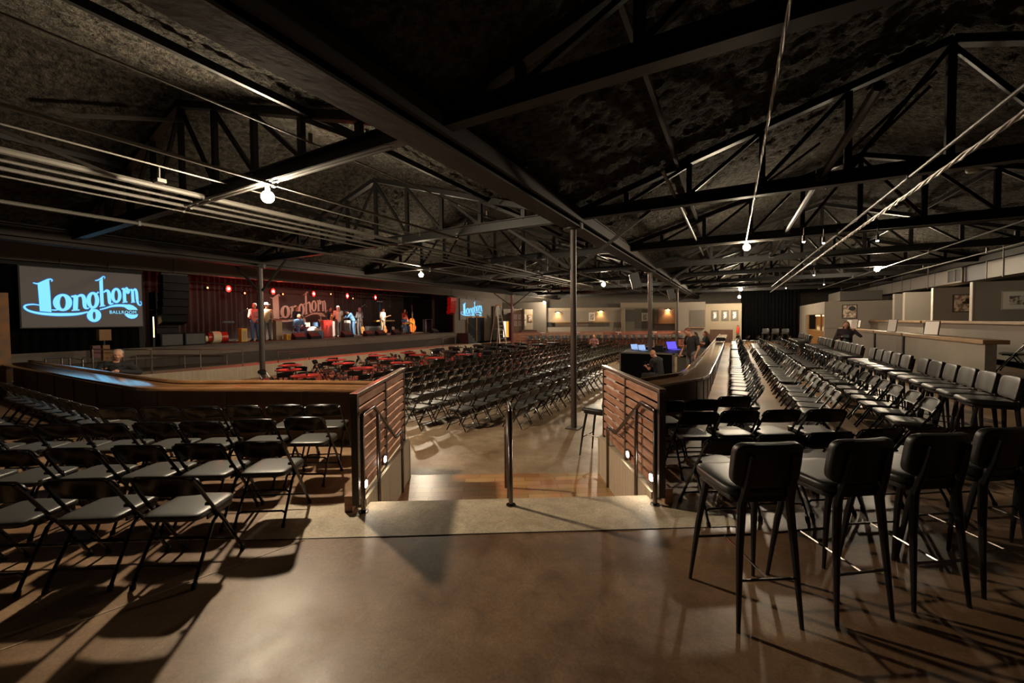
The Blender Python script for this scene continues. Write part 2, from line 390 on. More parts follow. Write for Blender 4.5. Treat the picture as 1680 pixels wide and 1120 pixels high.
slat_panel(PL, 'L', 'slatted wood railing panel left of the steps with red lit top edge', 'tubular steel handrail on the left side of the steps')
slat_panel(PR, 'R', 'slatted wood railing panel right of the steps beside the bar stools', 'tubular steel handrail on the right side of the steps')
h = thing('stair_handrail', 'tubular steel handrail standing alone in the middle of the steps', 'handrail', PL.lerp(PR,.5)+DV*.06, HEAD)
MB().tube([(0,0,.001),(0,0,.87),(0,.008,.892),(0,.03,.9),(0,.34,.9),(0,.37,.888),(0,1.20,.345),(0,1.24,.33),(0,1.52,.33),(0,1.545,.322),(0,1.55,.30),(0,1.55,-.5)], .021, 10).build('rail', M['chrome_dark'], h, smooth=True)
MB().cyl((0,.50,-.33),(0,.50,.795), .021).build('post', M['chrome_dark'], h, smooth=True)
MB().cyl((0,0,0),(0,0,.012), .045, n=16).build('base_plate', M['chrome_dark'], h, smooth=True)

# ---------------------------------------------------------------- drink rail counters
def sweep(path, prof, close=True):
    "sweep a 2-D profile (d = sideways offset, z) along a plan path"
    m = MB(); vs = []; n = len(prof)
    for i, p in enumerate(path):
        a = path[max(i-1,0)]; b = path[min(i+1,len(path)-1)]; t = (b-a).normalized(); nr = Vector((-t.y, t.x))
        vs += [(p.x+nr.x*d, p.y+nr.y*d, z) for d, z in prof]
    fs = []
    for i in range(len(path)-1):
        o = i*n; fs += [(o+j, o+(j+1) % n, o+n+(j+1) % n, o+n+j) for j in range(n)]
    fs += [tuple(range(n))[::-1], tuple(range((len(path)-1)*n, len(path)*n))]
    return m.add(vs, fs)
def counter(path, lab, W):
    t = thing('drink_rail_counter', lab, 'counter')
    sweep(path, [(.15,-.5),(.15,.75),(.27,.75),(.27,-.5)]).build('front_panel', M['panelwood'], t, fix=True)
    sweep(path, [(0,.755),(-.008,.775),(0,.80),(.02,.806),(W,.806),(W,.75),(.02,.748)]).build('worktop', M['varnish'], t, smooth=True, fix=True)
    prof = [(W+.02+.035*math.cos(k*PI/4), .828+.03*math.sin(k*PI/4)) for k in range(8)]
    sweep(path, prof).build('arm_rail', M['varnish'], t, smooth=True, fix=True)
    # vertical cover strips on the panel
    L = 0; last = None; nxt = .8
    for i in range(1, len(path)):
        seg = (path[i]-path[i-1]); l = seg.length
        while L + l > nxt:
            p = path[i-1].lerp(path[i], (nxt-L)/l); tn = seg.normalized(); nr = Vector((-tn.y, tn.x))
            q = p + nr*.145
            if path is RPATH and p.y > 14: break
            MB().box((q.x,q.y,.37),(.035,.012,.74), Matrix.Rotation(math.atan2(tn.y,tn.x),3,'Z')).build('cover_strip', M['steel_brown'], t)
            nxt += 1.15
        L += l
counter(LPATH, 'long varnished wood drink counter curving along the left seating with blue reflection', .40)
counter(RPATH, 'long varnished wood drink counter running away beside the right seating', .36)

# ---------------------------------------------------------------- ceiling (two gables and a lean-to) of sprayed insulation
def zc(x):
    if x < -14.1: return 3.95 + .3*(-14.1-x)
    if x < -8.45: return 3.95 + .3*(x+14.1)
    if x < -2.85: return 3.95 + .3*(-2.85-x)
    if x < 2.6: return 3.95 + .3*(x+2.85)
    if x < 8.05: return 3.95 + .3*(8.05-x)
    return 3.95 + .1*(x-8.05)
def ceil():
    xs = [-24 + .2*i for i in range(50)] + [-14 + .075*i for i in range(293)] + [8.0 + .2*i for i in range(11)]; ys = [-4.2]
    while ys[-1] < 41.6: ys.append(ys[-1] + (.07 if ys[-1] < 10 else .3))
    vs = []
    for y in ys:
        for x in xs:
            p = Vector((x, y, 0)); n = noise.noise(p*1.3)*.04 + noise.noise(p*4)*.03 + noise.noise(p*9)*.06 + noise.noise(p*17)*.03
            vs.append((x, y, zc(x) + .06 + n))
    k = len(xs); fs = [(j*k+i, (j+1)*k+i, (j+1)*k+i+1, j*k+i+1) for j in range(len(ys)-1) for i in range(k-1)]
    o = MB().add(vs, fs).build('ceiling', M['ceiling'], smooth=True)
    return struct(o, 'rough sprayed black ceiling between the trusses', 'ceiling')
ceil()

# ---------------------------------------------------------------- steel frame
def girder(x, y0, y1, lab):
    t = thing('roof_girder', lab, 'beam')
    MB().bx((x-.17,y0,3.61),(x+.17,y1,3.64)).build('bottom_flange', M['girder'], t)
    MB().bx((x-.015,y0,3.64),(x+.015,y1,3.98)).build('web_plate', M['girder'], t)
    MB().bx((x-.17,y0,3.97),(x+.17,y1,4.0)).build('top_flange', M['girder'], t)
    MB().bx((x-.23,y0,3.70),(x-.17,y1,3.90)).build('side_channel', M['girder'], t)
    MB().bx((x+.17,y0,3.70),(x+.23,y1,3.90)).build('side_channel', M['girder'], t)
girder(-2.85, -4, 41.4, 'central roof girder running over the steps and steel posts')
girder(-14.1, -4, 41.4, 'roof girder on the stage side of the room')
girder(8.05, -4, 41.4, 'roof girder above the right hand booths')
TY = [-1.0, 3.4, 7.75, 12.1, 16.6, 20.9, 25.3, 29.6, 33.9]
def truss(xa, xb, xp, y, lab):
    t = thing('roof_truss', lab, 'truss', (0,y,0))
    s = 1 if xb > xa else -1
    MB().bx((xa+s*.2,-.075,3.76),(xb-s*.2,.075,3.78)).bx((xa+s*.2,-.01,3.78),(xb-s*.2,.01,3.96)).bx((xa+s*.2,-.075,3.95),(xb-s*.2,.075,3.965)).build('bottom_chord', M['steel'], t)
    zt = lambda x: zc(x) - .14
    for q in (xa, xb):
        MB().bar((q,0,zt(q)+.06),(xp,0,zt(xp)+.06),.13,.11).build('top_chord', M['steel'], t)
    n = 5; 
    for side, q in ((0,xa),(1,xb)):
        px = q
        for k in range(1, n+1):
            x = q + (xp-q)*k/n
            if k < n or side == 0:
                MB().bar((x,0,3.95),(x,0,zt(x)),.07,.09,(1,0,0)).build('web_member', M['steel'], t)
            if k < n:
                nx = q + (xp-q)*(k+1)/n
                MB().bar((x,0,3.95),(nx,0,zt(nx)),.05,.06).build('web_member', M['steel'], t)
    return t
wh = ['behind the camera','nearest the camera','over the first steel post','holding the second row of bulbs','over the second steel post','over the middle of the room','over the third steel post','in the far part of the room','last before the far wall']
for i, y in enumerate(TY):
    if i != 0: truss(-14.1, -2.85, -8.45, y, 'black steel roof truss left of the central girder, ' + wh[i])
    truss(-2.85, 8.05, 2.6, y, 'black steel roof truss right of the central girder, ' + wh[i])
# purlins below the ceiling
k = 0
for x, lab in ((-4.85,'thin roof purlin left of the central girder, nearest it'),(-10.7,'roof purlin left of the left ridge'),(-.85,'roof purlin right of the central girder, nearest it'),(4.8,'roof purlin right of the right ridge')):
    tag(MB().bx((x-.025,-4,zc(x)-.13),(x+.025,36.5,zc(x)-.04)).build('roof_purlin', M['steel']), lab, 'beam')
# posts
def post(x, y, z0, z1, r, lab, m='steel_brown', knee=True):
    t = thing('steel_column', lab, 'column', (x,y,z0))
    MB().cyl((0,0,0),(0,0,z1-z0), r, n=20).build('shaft', M[m], t, smooth=True)
    MB().bx((-.14,-.14,0),(.14,.14,.02)).build('base_plate', M[m], t)
    MB().cyl((0,0,z1-z0-.03),(0,0,z1-z0+.26), .2, n=24).build('cap', M['steel'], t, smooth=True)
    if knee:
        for s in (-1,1):
            MB().bar((s*.1,0,2.82-z0),(s*1.52,0,3.77-z0),.055,.055).build('knee_brace', M['girder'], t)
post(-2.85, 7.8, -.5, 3.61, .062, 'slim brown steel post standing alone at the near end of the chair rows')
post(-2.85, 16.6, -.5, 3.61, .085, 'dark steel post standing in front of the sound desk')
post(-2.85, 25.6, -.5, 3.61, .07, 'thin steel post behind the sound desk')
post(-14.1, 7.8, -.5, 3.61, .085, 'dull steel post in front of the stage near the round tables')
post(-14.1, 25.6, -.5, 3.61, .10, 'maroon steel post beside the ladder', 'purple')

# ---------------------------------------------------------------- pipes and cables
def pipe(x, y0, y1, z, r, lab, m='pipe', cat='pipe', name='ceiling_pipe'):
    t = thing(name, lab, cat, (x,0,z))
    MB().cyl((0,y0,0),(0,y1,0), r, n=8).build('pipe_run' if cat=='pipe' else 'run', M[m], t, smooth=True)
    for yy in [v for v in TY if y0 < v < y1]:
        MB().bx((-r*1.4,yy-.02,-r*1.4),(r*1.4,yy+.02,.12)).build('clamp', M['pipe'], t)
pipe(-7.57,-2,24,3.80,.045,'thick grey sprinkler pipe crossing above the left seating')
pipe(-7.95,-2,30,3.78,.022,'thin pipe beside the thick sprinkler pipe')
pipe(-8.2,-2,30,3.74,.028,'second thin pipe left of the thick sprinkler pipe')
pipe(-8.45,-2,30,3.70,.014,'hair thin conduit lowest of the left pipe bundle')
pipe(-10.3,-2,24,3.72,.035,'lone grey pipe farther toward the stage')
pipe(-5.74,-2,30,3.71,.024,'conduit crossing just above the big left lamp')
pipe(-6.9,-2,16,3.9,.012,'thin conduit above the left lamp truss')
pipe(-4.90,-2,14,4.12,.012,'thin pale rod running under the rough left ceiling slope')
pipe(2.2,3,30,3.74,.02,'straight thin pipe beside the silver cable')
pipe(1.2,5,24,3.92,.05,'fat dark pipe above the right seating','steel')
pipe(5.2,10,34,3.7,.02,'thin conduit over the right bar stools')
pipe(6.4,12,34,3.6,.02,'thin conduit in front of the grey air duct')
def cablerun(pts, r, lab, n=6):
    m = MB(); P = [Vector(p) for p in pts]; out = [[],[],[]]
    L = 0
    for a, b in zip(P, P[1:]):
        d = b-a; k = max(2, int(d.length/.12)); x = d.normalized().cross(Vector((0,0,1))).normalized(); y = x.cross(d.normalized())
        for i in range(k):
            L += d.length/k
            for j in range(3):
                an = L*7 + j*2.1; out[j].append(a + d*i/k + (x*math.cos(an)+y*math.sin(an))*r*.55 + Vector((0,0,noise.noise(Vector((L*.7,j,0)))*.02)))
    for q in out: m.tube(q, r*.5, 5)
    return tag(m.build('cable_bundle', M['cable'], smooth=True), lab, 'cable')
cablerun([(.30,1.0,3.70),(.31,11.9,3.70)], .015, 'silver twisted cable running straight up to the bright right lamp')
cablerun([(2.40,2.0,3.66),(2.36,12,3.64),(2.42,34,3.60)], .030, 'long silver twisted cable crossing the right ceiling diagonally in view')
for j, y in enumerate((3.4, 12.1)):
    for k, dz in enumerate((0,.05)):
        x0, x1 = ((-8.3,-3.4) if j == 0 else (-2.4,6.5))
        tag(MB().cyl((x0,y-.09+k*.05,3.735-dz*.3),(x1,y-.09+k*.05,3.735-dz*.3), .011, n=6).build('conduit', M['pipe'], smooth=True), '%s thin conduit along the underside of the truss %s' % (('inner','outer')[k], ('with the left lamp','with the right lamp')[j]), 'conduit')
for x, lab in ((-.9,'grey conduit slanting down past the nearest right truss'),(-10.75,'pale conduit over the middle left lamp')):
    tag(MB().cyl((x,6.2,3.92),(x+.05,15,3.9), .028, n=8).build('conduit', M['pipe'], smooth=True), lab, 'conduit')
# slanting rods seen right
for k, (a, b) in enumerate((((1.1,8.3,3.9),(2.5,7.9,5.2)),((1.35,8.4,3.9),(2.5,8.1,5.1)),((.2,9.6,4.2),(1.4,9.2,4.95)))):
    tag(MB().cyl(a, b, .025, n=8).build('brace_rod', M['girder'], smooth=True), 'slanting steel brace rod beside the right truss over the first post, %s of three' % ('lowest','highest','farthest')[k], 'rod')
for k, (a, b) in enumerate((((-8.3,3.35,3.80),(-9.85,1.2,4.83)),((-8.36,3.4,5.25),(-9.1,2.2,5.0)))):
    tag(MB().bar(a, b, .05, .05).build('brace_rod', M['girder']), ('long steel brace rising from the left truss joint','short steel brace at the peak of the left truss')[k], 'rod')
jl = struct(MB().bar((-2.95,2.05,.001), (-4.3,-2.4,.001), .007, .004).build('trim_6', M['concrete']), 'thin pale joint line running through the floor beside the left chairs', 'floor')
sd = thing('smoke_detector', 'pale round smoke detector hanging above the right seating', 'detector', (2.92,8.0,3.80))
MB().lathe([(.03,-.05),(.06,-.045),(.07,-.02),(.07,.01),(.05,.03)]).build('body', M['whitepaint'], sd, smooth=True)
MB().cyl((0,0,.02),(0,0,.30),.01).build('stem', M['pipe'], sd)
ex = thing('emergency_fixture', 'small pale junction fixture on the pipe near the left lamp', 'fixture', (-7.0,2.55,3.72))
MB().box((0,0,0),(.16,.10,.05)).build('body', M['pipe'], ex); MB().cyl((0,0,0),(0,0,.2),.01).build('stem', M['pipe'], ex)

# ---------------------------------------------------------------- ceiling lamps
def lamp(x, y, z, r, lab, strength=None, up=3.76):
    t = thing('ceiling_lamp', lab, 'lamp', (x,y,z))
    MB().ball((0,0,0), r, 20, 12).build('bulb', M['bulb_hot' if 'brightest' in lab else 'bulb'], t, smooth=True)
    MB().cyl((0,0,r*.9),(0,0,r+.07), .035, .03, n=12).build('socket', M['pipe'], t, smooth=True)
    if up - z > r+.08: MB().cyl((0,0,r+.05),(0,0,up-z), .012, n=8).build('stem', M['steel'], t)
LAMPS = [(-5.90,3.4,3.56,.085,'brightest round bulb under the nearest left truss'),
 (.333,12.1,3.60,.085,'bright round bulb hanging at the end of the silver cable on the right'),
 (-10.75,12.1,3.56,.085,'round bulb above the right part of the stage front'),
 (-5.96,20.9,3.60,.10,'round bulb far off just right of the brown steel post'),
 (.50,29.6,3.62,.10,'upper of two close round bulbs near the black curtain'),
 (.47,31.8,3.235,.09,'lower of two close round bulbs near the black curtain'),
 (5.05,20.9,3.66,.09,'round bulb over the right hand booths'),
 (-13.65,30.4,3.18,.10,'farthest round bulb left of the brown post over the back booths')
 ]
for a in LAMPS: lamp(*a)
for k, (x, y, z) in enumerate(((1.85,11.6,3.5),(1.44,11.3,3.52),(2.87,11.9,3.5),(2.9,20,3.5),(2.75,27.9,3.5),(4.2,26,3.5))):
    t = thing('spot_light', 'small dim spotlight on the right ceiling, %s from the viewer' % nth(k), 'spotlight', (x,y,z))
    MB().cyl((0,0,-.02),(0,0,.12),.035,.03).build('can', M['steel'], t, smooth=True); MB().ball((0,0,-.02),.026).build('lamp', M['pin'], t, smooth=True)
    MB().cyl((0,0,.12),(0,0,.30),.008).build('stem', M['pipe'], t)
def box_speaker(loc, rz, tilt, lab):
    t = thing('hanging_speaker', lab, 'speaker', loc, rz)
    Mx = Matrix.Rotation(tilt,3,'X')
    MB().box((0,0,0),(.34,.34,.60),Mx).build('cabinet', M['darkgrey'], t, bevel=.01)
    MB().box(Mx @ Vector((0,-.175,0)),(.30,.01,.56),Mx).build('grille', M['pipe'], t)
    MB().bar((0,0,.28),(0,.05,.6),.03,.03).build('bracket', M['steel'], t)
box_speaker((-3.3,16.0,3.25), R(-75), .25, 'speaker box hanging near the top of the second steel post')
box_speaker((-3.1,25.0,3.2), R(-75), .25, 'small far speaker box hanging near the third steel post')
# ---------------------------------------------------------------- outer shell
def wall(name, a, b, m, label=None):
    return struct(MB().bx(a, b).build(name, m), label, 'wall')
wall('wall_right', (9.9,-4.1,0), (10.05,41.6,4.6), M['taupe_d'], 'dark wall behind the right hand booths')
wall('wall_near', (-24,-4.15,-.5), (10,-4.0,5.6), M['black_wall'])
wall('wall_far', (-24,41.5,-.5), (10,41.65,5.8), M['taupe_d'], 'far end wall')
wall('wall_left', (-24.15,-4.1,-.5), (-24,41.6,6.6), M['black_wall'])
# ---------------------------------------------------------------- right hand booths
def booth_wall(y0, y1, lab, x=4.4, z=1.29, end=True, thick=.16):
    t = thing('booth_half_wall', lab, 'half wall', (x,y0,0))
    MB().bx((0,0,0),(thick,y1-y0,z-.07)).build('panel', M['taupe'], t)
    MB().bx((-.05,-.04,z-.085),(thick+.16,y1-y0+.02,z)).build('cap', M['capwood'], t, bevel=.006)
booth_wall(11.4, 15.55, 'taupe booth half wall with oak cap, nearest on the right')
booth_wall(15.75, 18.2, 'taupe booth half wall with oak cap, middle one on the right')
booth_wall(18.4, 23.4, 'taupe booth half wall with oak cap, farthest one behind the standing woman')
for y, lab in ((15.65,'black post between the nearest and middle booth half walls'),(18.3,'black post between the middle and farthest booth half walls')):
    tag(MB().bx((4.37,y-.05,0),(4.5,y+.05,1.24)).build('booth_post', M['black']), lab, 'post')
pf = struct(MB().bx((4.56,12.6,0),(9.9,27,.45)).bx((6.3,12.6,.45),(9.9,27,.6)).build('floor', M['floor']), 'raised booth platform floor', 'floor')
st = thing('platform_steps', 'low dark steps up to the booth platform behind the last bar stool', 'stairs', (4.75,11.9,0))
for k in range(3):
    MB().bx((0,.3*k,0),(3.4,.72,.15*(k+1)-.02)).build('step', M['black'], st)
    MB().bx((0,.3*k-.01,.15*(k+1)-.02),(3.4,.3*k+.06,.15*(k+1))).build('nosing', M['concrete'], st)
tag(MB().bx((4.62,11.82,0),(8.4,11.88,.10)).build('kick_board', M['slat']), 'reddish kick board at the foot of the booth platform steps', 'board')
def ledge(y0, y1, lab, x=6.3, z=1.62):
    t = thing('booth_back_wall', lab, 'half wall', (x,y0,.45))
    MB().bx((0,0,0),(.14,y1-y0,z-.52)).build('panel', M['taupe'], t)
    MB().bx((-.10,-.02,z-.53),(.24,y1-y0,z-.45)).build('cap', M['capwood'], t, bevel=.006)
ledge(13.0, 20.3, 'upper tier booth wall with brown wood cap, nearer one', z=1.62)
ledge(20.5, 23.6, 'upper tier booth wall with dark cap, middle one', z=1.62)
ledge(23.8, 26.9, 'upper tier booth wall with dark cap, farthest one', z=1.62)
for k, (y, lab) in enumerate(((17.7,'taupe booth partition with the landscape picture, nearest on the right'),(20.45,'taupe booth partition with the tan hat poster'),(23.25,'pale taupe booth partition beyond the hat poster'),(24.5,'narrow booth partition far on the right'))):
    t = thing('booth_partition', lab, 'partition', (6.55,y,.6))
    MB().bx((0,0,0),(3.34,.12,2.22)).build('panel', M['taupe'], t)
    MB().bx((-.03,-.02,1.0),(.0,.14,2.22)).build('end_trim', M['trimwhite'], t)
for k, (x, y, z, lab) in enumerate(((8.55,17.55,2.84,'warm uplight glowing over the nearest booth partition'),(8.0,23.15,2.75,'warm uplight glowing behind the pale partition'))):
    t = thing('cove_light', lab, 'light', (x,y,z)); MB().box((0,0,-.01),(.42,.07,.02)).build('tray', M['frame'], t); MB().box((0,0,.012),(.38,.05,.02)).build('lamp', M['barglow'], t)
def picture(loc, rz, w, h, lab, fr='frame', mount=.0, inner='pic', mm='matwhite', fw=.03, name='framed_picture', group=None):
    t = thing(name, lab, 'picture', loc, rz, group)
    MB().box((0,.012,0),(w,.024,h)).build('frame', M[fr], t)
    if mount: MB().box((0,-.004,0),(w-2*fw,.012,h-2*fw)).build('mount', M[mm], t)
    MB().box((0,-.009,0),(w-2*fw-2*mount,.014,h-2*fw-2*mount)).build('print', M[inner], t)
    return t
picture((7.84,17.67,2.23), 0, 1.4, .56, 'wide landscape photograph in white mount on the nearest booth partition', 'trimwhite', .12)
t = picture((7.32,20.42,2.24), 0, .56, .64, 'square tan poster with a dark hat shape on the second booth partition', inner='pic2')
MB().ball((.08,-.03,.02),(.14,.006,.05)).ball((.08,-.03,.09),(.06,.006,.07)).build('hat_shape', M['frame'], t)
# sign frames on the oak cap
def sign(y, lab, h=.40, w=.30, x=4.48, z=1.29):
    t = thing('notice_frame', lab, 'sign', (x,y,z), R(-62)); Mx = Matrix.Rotation(R(-8),3,'X')
    MB().box((0,0,h/2),(w,.02,h),Mx).build('frame', M['frame'], t)
    MB().box((0,-.012,h/2),(w-.03,.006,h-.03),Mx).build('paper', M['white'], t)
    m = MB()
    for k, (ww, zz) in enumerate(((.3,.78),(.5,.55),(.66,.48),(.5,.28),(.4,.22))): m.box(Mx @ Vector((0,-.017,h*zz)),(w*ww*.9,.002,.008),Mx)
    m.build('print_lines', M['darkgrey'], t)
sign(14.05, 'white notice frame on the nearest booth half wall', .36, .36)
sign(16.9, 'white notice in dark frame on the middle booth half wall')
sign(21.3, 'small white notice on the farthest booth half wall')
sign(24.2, 'white notice sheet behind the standing woman, left one', .36, .34, 4.9, 1.30); sign(23.3, 'white notice sheet behind the standing woman, right one', .34, .34, 5.0, 1.3)
# far full-height wall with picture and bottle niche
wall('wall_booth_end', (4.4,27,0), (9.9,27.15,2.62), M['taupe'], 'taupe wall with the flower poster')
t = picture((5.45,26.97,2.07), 0, .64, .74, 'dark framed cream poster on the taupe wall above the standing woman', inner='pic2', fw=.05)
MB().ball((.10,-.03,.16),(.15,.006,.12)).build('dark_shape', M['black'], t)
tag(MB().bx((4.4,26.98,1.18),(6.6,27.0,1.2)).build('wall_trim', M['taupe_d']), 'thin dado line on the taupe wall behind the woman', 'trim')
# wall running away with niche
wall('wall_bar', (4.4,27.15,1.95), (4.55,36.5,2.62), M['taupe'], 'upper wall over the bottle niche')
wall('wall_bar_end', (4.4,33.3,0), (4.55,36.5,1.95), M['taupe'])
nb = thing('bar_cabinet', 'orange brown back bar cabinet glowing in the wall niche', 'cabinet', (4.5,27.2,0))
MB().bx((0,0,0),(.5,6.0,.95)).build('base', M['cabinetwood'], nb)
MB().bx((-.03,0,.95),(.5,6.0,1.0)).build('counter_top', M['capwood'], nb)
MB().bx((.45,0,1.0),(.5,6.0,1.95)).build('back_panel', M['cabinetwood'], nb)
for y in (0,1.5,5.9): MB().bx((0,y,1.0),(.08,y+.1,1.95)).build('upright', M['cabinetwood'], nb)
MB().bx((.40,.2,1.86),(.44,5.8,1.92)).build('light_strip', M['barglow'], nb)
for k in range(14):
    y = .35 + k*.26 + random.random()*.06; h = .22 + .1*random.random()
    tag(MB().lathe([(.035,0),(.035,h*.6),(.014,h*.75),(.014,h)], n=8).build('bottle', M['drumhead'], loc=(4.72,27.2+y,1.0), smooth=True), 'pale bottle standing in the glowing bar niche', 'bottle', 'bottles in the bar niche')
# duct
d = thing('air_duct', 'long grey rectangular air duct above the right hand booths', 'duct', (7.5,0,0))
MB().bx((0,17.2,3.03),(.6,17.25,3.60)).build('end_cap', M['duct'], d)
segs = [(17.25,19.5),(20.9,23.4),(23.4,26),(26,28.5),(28.5,31),(31,36)]
for a, b in segs: MB().bx((.005,a,3.04),(.6,b-.03,3.59)).bx((-.012,b-.05,3.02),(.6,b,3.61)).build('duct_section', M['duct'], d)
MB().bx((.05,19.5,3.04),(.6,20.9,3.59)).build('duct_section', M['darkgrey'], d)
g = MB()
for yy in (20.95,21.5,22.05): g.bx((-.06,yy,3.06),(-.02,yy+.05,3.57))
g.bx((-.06,20.95,3.03),(-.02,22.1,3.09)).bx((-.06,20.95,3.53),(-.02,22.1,3.59))
g.build('grille_frame', M['duct'], d); MB().bx((-.03,21,3.09),(0,22.05,3.53)).build('grille', M['black'], d)
for y in (18.5,24,27): MB().bx((-.02,y,3.0),(0,y+.04,4.0)).build('hanger', M['duct'], d)
d2 = thing('air_duct', 'bulky grey duct box at the far end of the right wall', 'duct', (5.6,30,2.75)); MB().bx((0,0,0),(1.9,3.2,.55)).build('box', M['duct'], d2, bevel=.02)

# ---------------------------------------------------------------- far curtain and beige wall
def drape(x0, x1, y, z0, z1, m, lab, amp=.06, per=.22, axis='x', name='curtain'):
    n = int(abs(x1-x0)/per*6); vs = []
    for i in range(n+1):
        u = x0 + (x1-x0)*i/n; d = amp*math.sin(2*PI*i/6 + .7*math.sin(i*.37)) + amp*.4*noise.noise(Vector((u*2,0,3)))
        for z in (z0, z0+(z1-z0)*.5, z1):
            k = d*(1 if z < z1 else .6); vs.append((u, y+k, z) if axis == 'x' else (y+k, u, z))
    fs = [(3*i+j, 3*i+3+j, 3*i+4+j, 3*i+1+j) for i in range(n) for j in (0,1)]
    o = MB().add(vs, fs).build(name, m, smooth=True); so = o.modifiers.new('thick','SOLIDIFY'); so.thickness = .02
    return tag(o, lab, 'curtain')
drape(.66, 4.42, 36.0, .0, 3.9, M['curtain'], 'tall black curtain closing the far end of the right aisle')
wall('wall_photo', (-1.75,34.0,0), (.66,34.15,2.88), M['cream'], 'cream wall with three small pictures')
for k, (x, l) in enumerate(((-1.1,'left'),(-.42,'middle'),(.2,'right'))):
    t = picture((x,33.97,1.98), 0, .50, .80, '%s of the three dark mounted pictures on the far cream wall' % l, 'taupe_d', .10, 'pic', 'taupe_d')
    MB().ball((0,-.02,0),(.07,.006,.2)).build('pale_figure', M['white'], t)
e = thing('fire_extinguisher', 'red fire extinguisher on the far cream wall', 'extinguisher', (.42,33.85,.65))
MB().lathe([(.08,0),(.085,.02),(.085,.42),(.05,.5),(.025,.53)], n=14).build('cylinder', M['extinguisher'], e, smooth=True)
MB().box((0,0,.57),(.12,.03,.05)).build('handle', M['black'], e); MB().tube([(.03,0,.55),(.11,0,.4),(.1,0,.2)], .012, 6).build('hose', M['black'], e)
tag(MB().bx((-1.4,33.2,0),(.1,33.7,.95)).build('low_cabinet', M['panelwood'], bevel=.01), 'dark low cabinet against the far cream wall', 'cabinet')

# ---------------------------------------------------------------- far diagonal ring: slatted rail, back wall, openings, sconces
FD = Vector((.8526,.5225,0)); FN = Vector((-.5225,.8526,0)); FR = math.atan2(FD.y, FD.x)
SL = Vector((-8.9,30.5,0)); BW = Vector((-11.2,34.5,0))
t = thing('far_slatted_rail', 'long low red brown slatted rail in front of the back booths', 'railing', SL, FR)
for k in range(6):
    z = -.42 + k*.2
    for a, b in ((-6.9,-3.4),(-3.38,.2),(.22,3.6),(3.62,7.2),(7.22,9.6)): MB().bx((a,-.02,z),(b,.02,z+.165)).build('slat', M['slat_red' if a > -1 else 'slat'], t)
MB().bx((-6.9,-.05,.78),(9.6,.07,.82)).build('top_rail', M['slat_red'], t)
for a in (-6.9,-3.4,.2,3.6,7.2,9.58): MB().bx((a,.02,-.5),(a+.05,.07,.78)).build('post', M['steel_brown'], t)
def fw_box(name, s0, s1, d0, d1, z0, z1, m, lab, base=BW, st=True, cat='wall'):
    o = MB().bx((s0,d0,z0),(s1,d1,z1)).build(name, m, loc=base, rz=FR)
    return struct(o, lab, cat) if st else tag(o, lab, cat)
fw_box('wall_back', -7.6, 3.0, 0, .15, -.5, 2.74, M['taupe'], 'taupe back wall of the far booths, left part')
fw_box('wall_back', 3.0, 9.6, .02, .15, -.5, 3.24, M['taupe'], 'taupe back wall of the far booths, taller right part')
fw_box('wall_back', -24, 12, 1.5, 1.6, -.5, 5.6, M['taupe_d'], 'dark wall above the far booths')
fw_box('trim_3', 2.9, 9.6, -.06, .02, 2.76, 3.24, M['cream'], 'cream soffit band above the far right booths', cat='trim')
fw_box('trim_4', -5.2, 2.9, -.05, .0, 2.55, 2.8, M['cream'], 'cream band along the top of the far wall', cat='trim')
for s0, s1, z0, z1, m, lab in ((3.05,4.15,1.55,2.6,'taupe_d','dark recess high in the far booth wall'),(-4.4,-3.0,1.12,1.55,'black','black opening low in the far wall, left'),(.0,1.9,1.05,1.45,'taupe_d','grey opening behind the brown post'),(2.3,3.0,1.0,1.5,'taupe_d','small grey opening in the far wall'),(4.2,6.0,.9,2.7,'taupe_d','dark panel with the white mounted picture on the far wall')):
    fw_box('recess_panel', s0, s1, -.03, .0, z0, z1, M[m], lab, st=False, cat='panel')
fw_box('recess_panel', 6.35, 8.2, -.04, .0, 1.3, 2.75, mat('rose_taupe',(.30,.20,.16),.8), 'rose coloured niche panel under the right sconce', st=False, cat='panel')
fw_box('booth_ledge', -3.4, 2.0, -.5, -.05, 1.5, 1.56, M['capwood'], 'long brown ledge in front of the far booth wall', st=False, cat='shelf')
fw_box('booth_ledge', 5.9, 8.3, -.4, -.05, 1.28, 1.34, M['capwood'], 'short brown ledge under the right sconce', st=False, cat='shelf')
fw_box('booth_partition', -6.0, -5.9, -2.2, 0, 0, 2.7, M['taupe_d'], 'dark partition end at the left of the far booths', st=False, cat='partition')
fw_box('booth_partition', 2.95, 3.05, -.9, 0, 0, 2.7, M['taupe'], 'slim partition end in the middle of the far booths', st=False, cat='partition')
fw_box('booth_half_wall', -5.6, 2.1, -.25, -.1, 0, 1.1, M['taupe'], 'low taupe booth wall behind the far slatted rail', st=False, cat='half wall')
for k, (s, z, lab) in enumerate(((-2.77,2.43,'left warm sconce on the far wall'),(1.08,2.5,'middle warm sconce on the far wall'),(7.2,2.62,'right warm sconce above the rose niche'))):
    p = BW + FD*s + FN*(-.14) + Vector((0,0,z)); t = thing('wall_sconce', lab, 'lamp', p, FR)
    MB().lathe([(.30,-.02),(.28,.02),(.10,.06),(.02,.07)], n=18).build('shade', M['black'], t, smooth=True)
    MB().ball((0,-.02,-.05),(.11,.05,.04)).build('bulb', M['sconce_glow'], t, smooth=True)
for s, z, w_, h_, lab, fr in ((.3,2.0,.55,.75,'white mounted picture half hidden by the brown post','matwhite'),(5.1,1.95,.55,.75,'white mounted picture on the dark far panel','matwhite'),(-4.9,1.9,.5,.8,'dim dark picture left of the left sconce','taupe_d'),(9.0,1.9,.6,.9,'dim dark picture right of the rose niche','taupe_d')):
    p = BW + FD*s + FN*(-.06) + Vector((0,0,z)); picture(p, FR, w_, h_, lab, fr, .08, 'pic', fr)
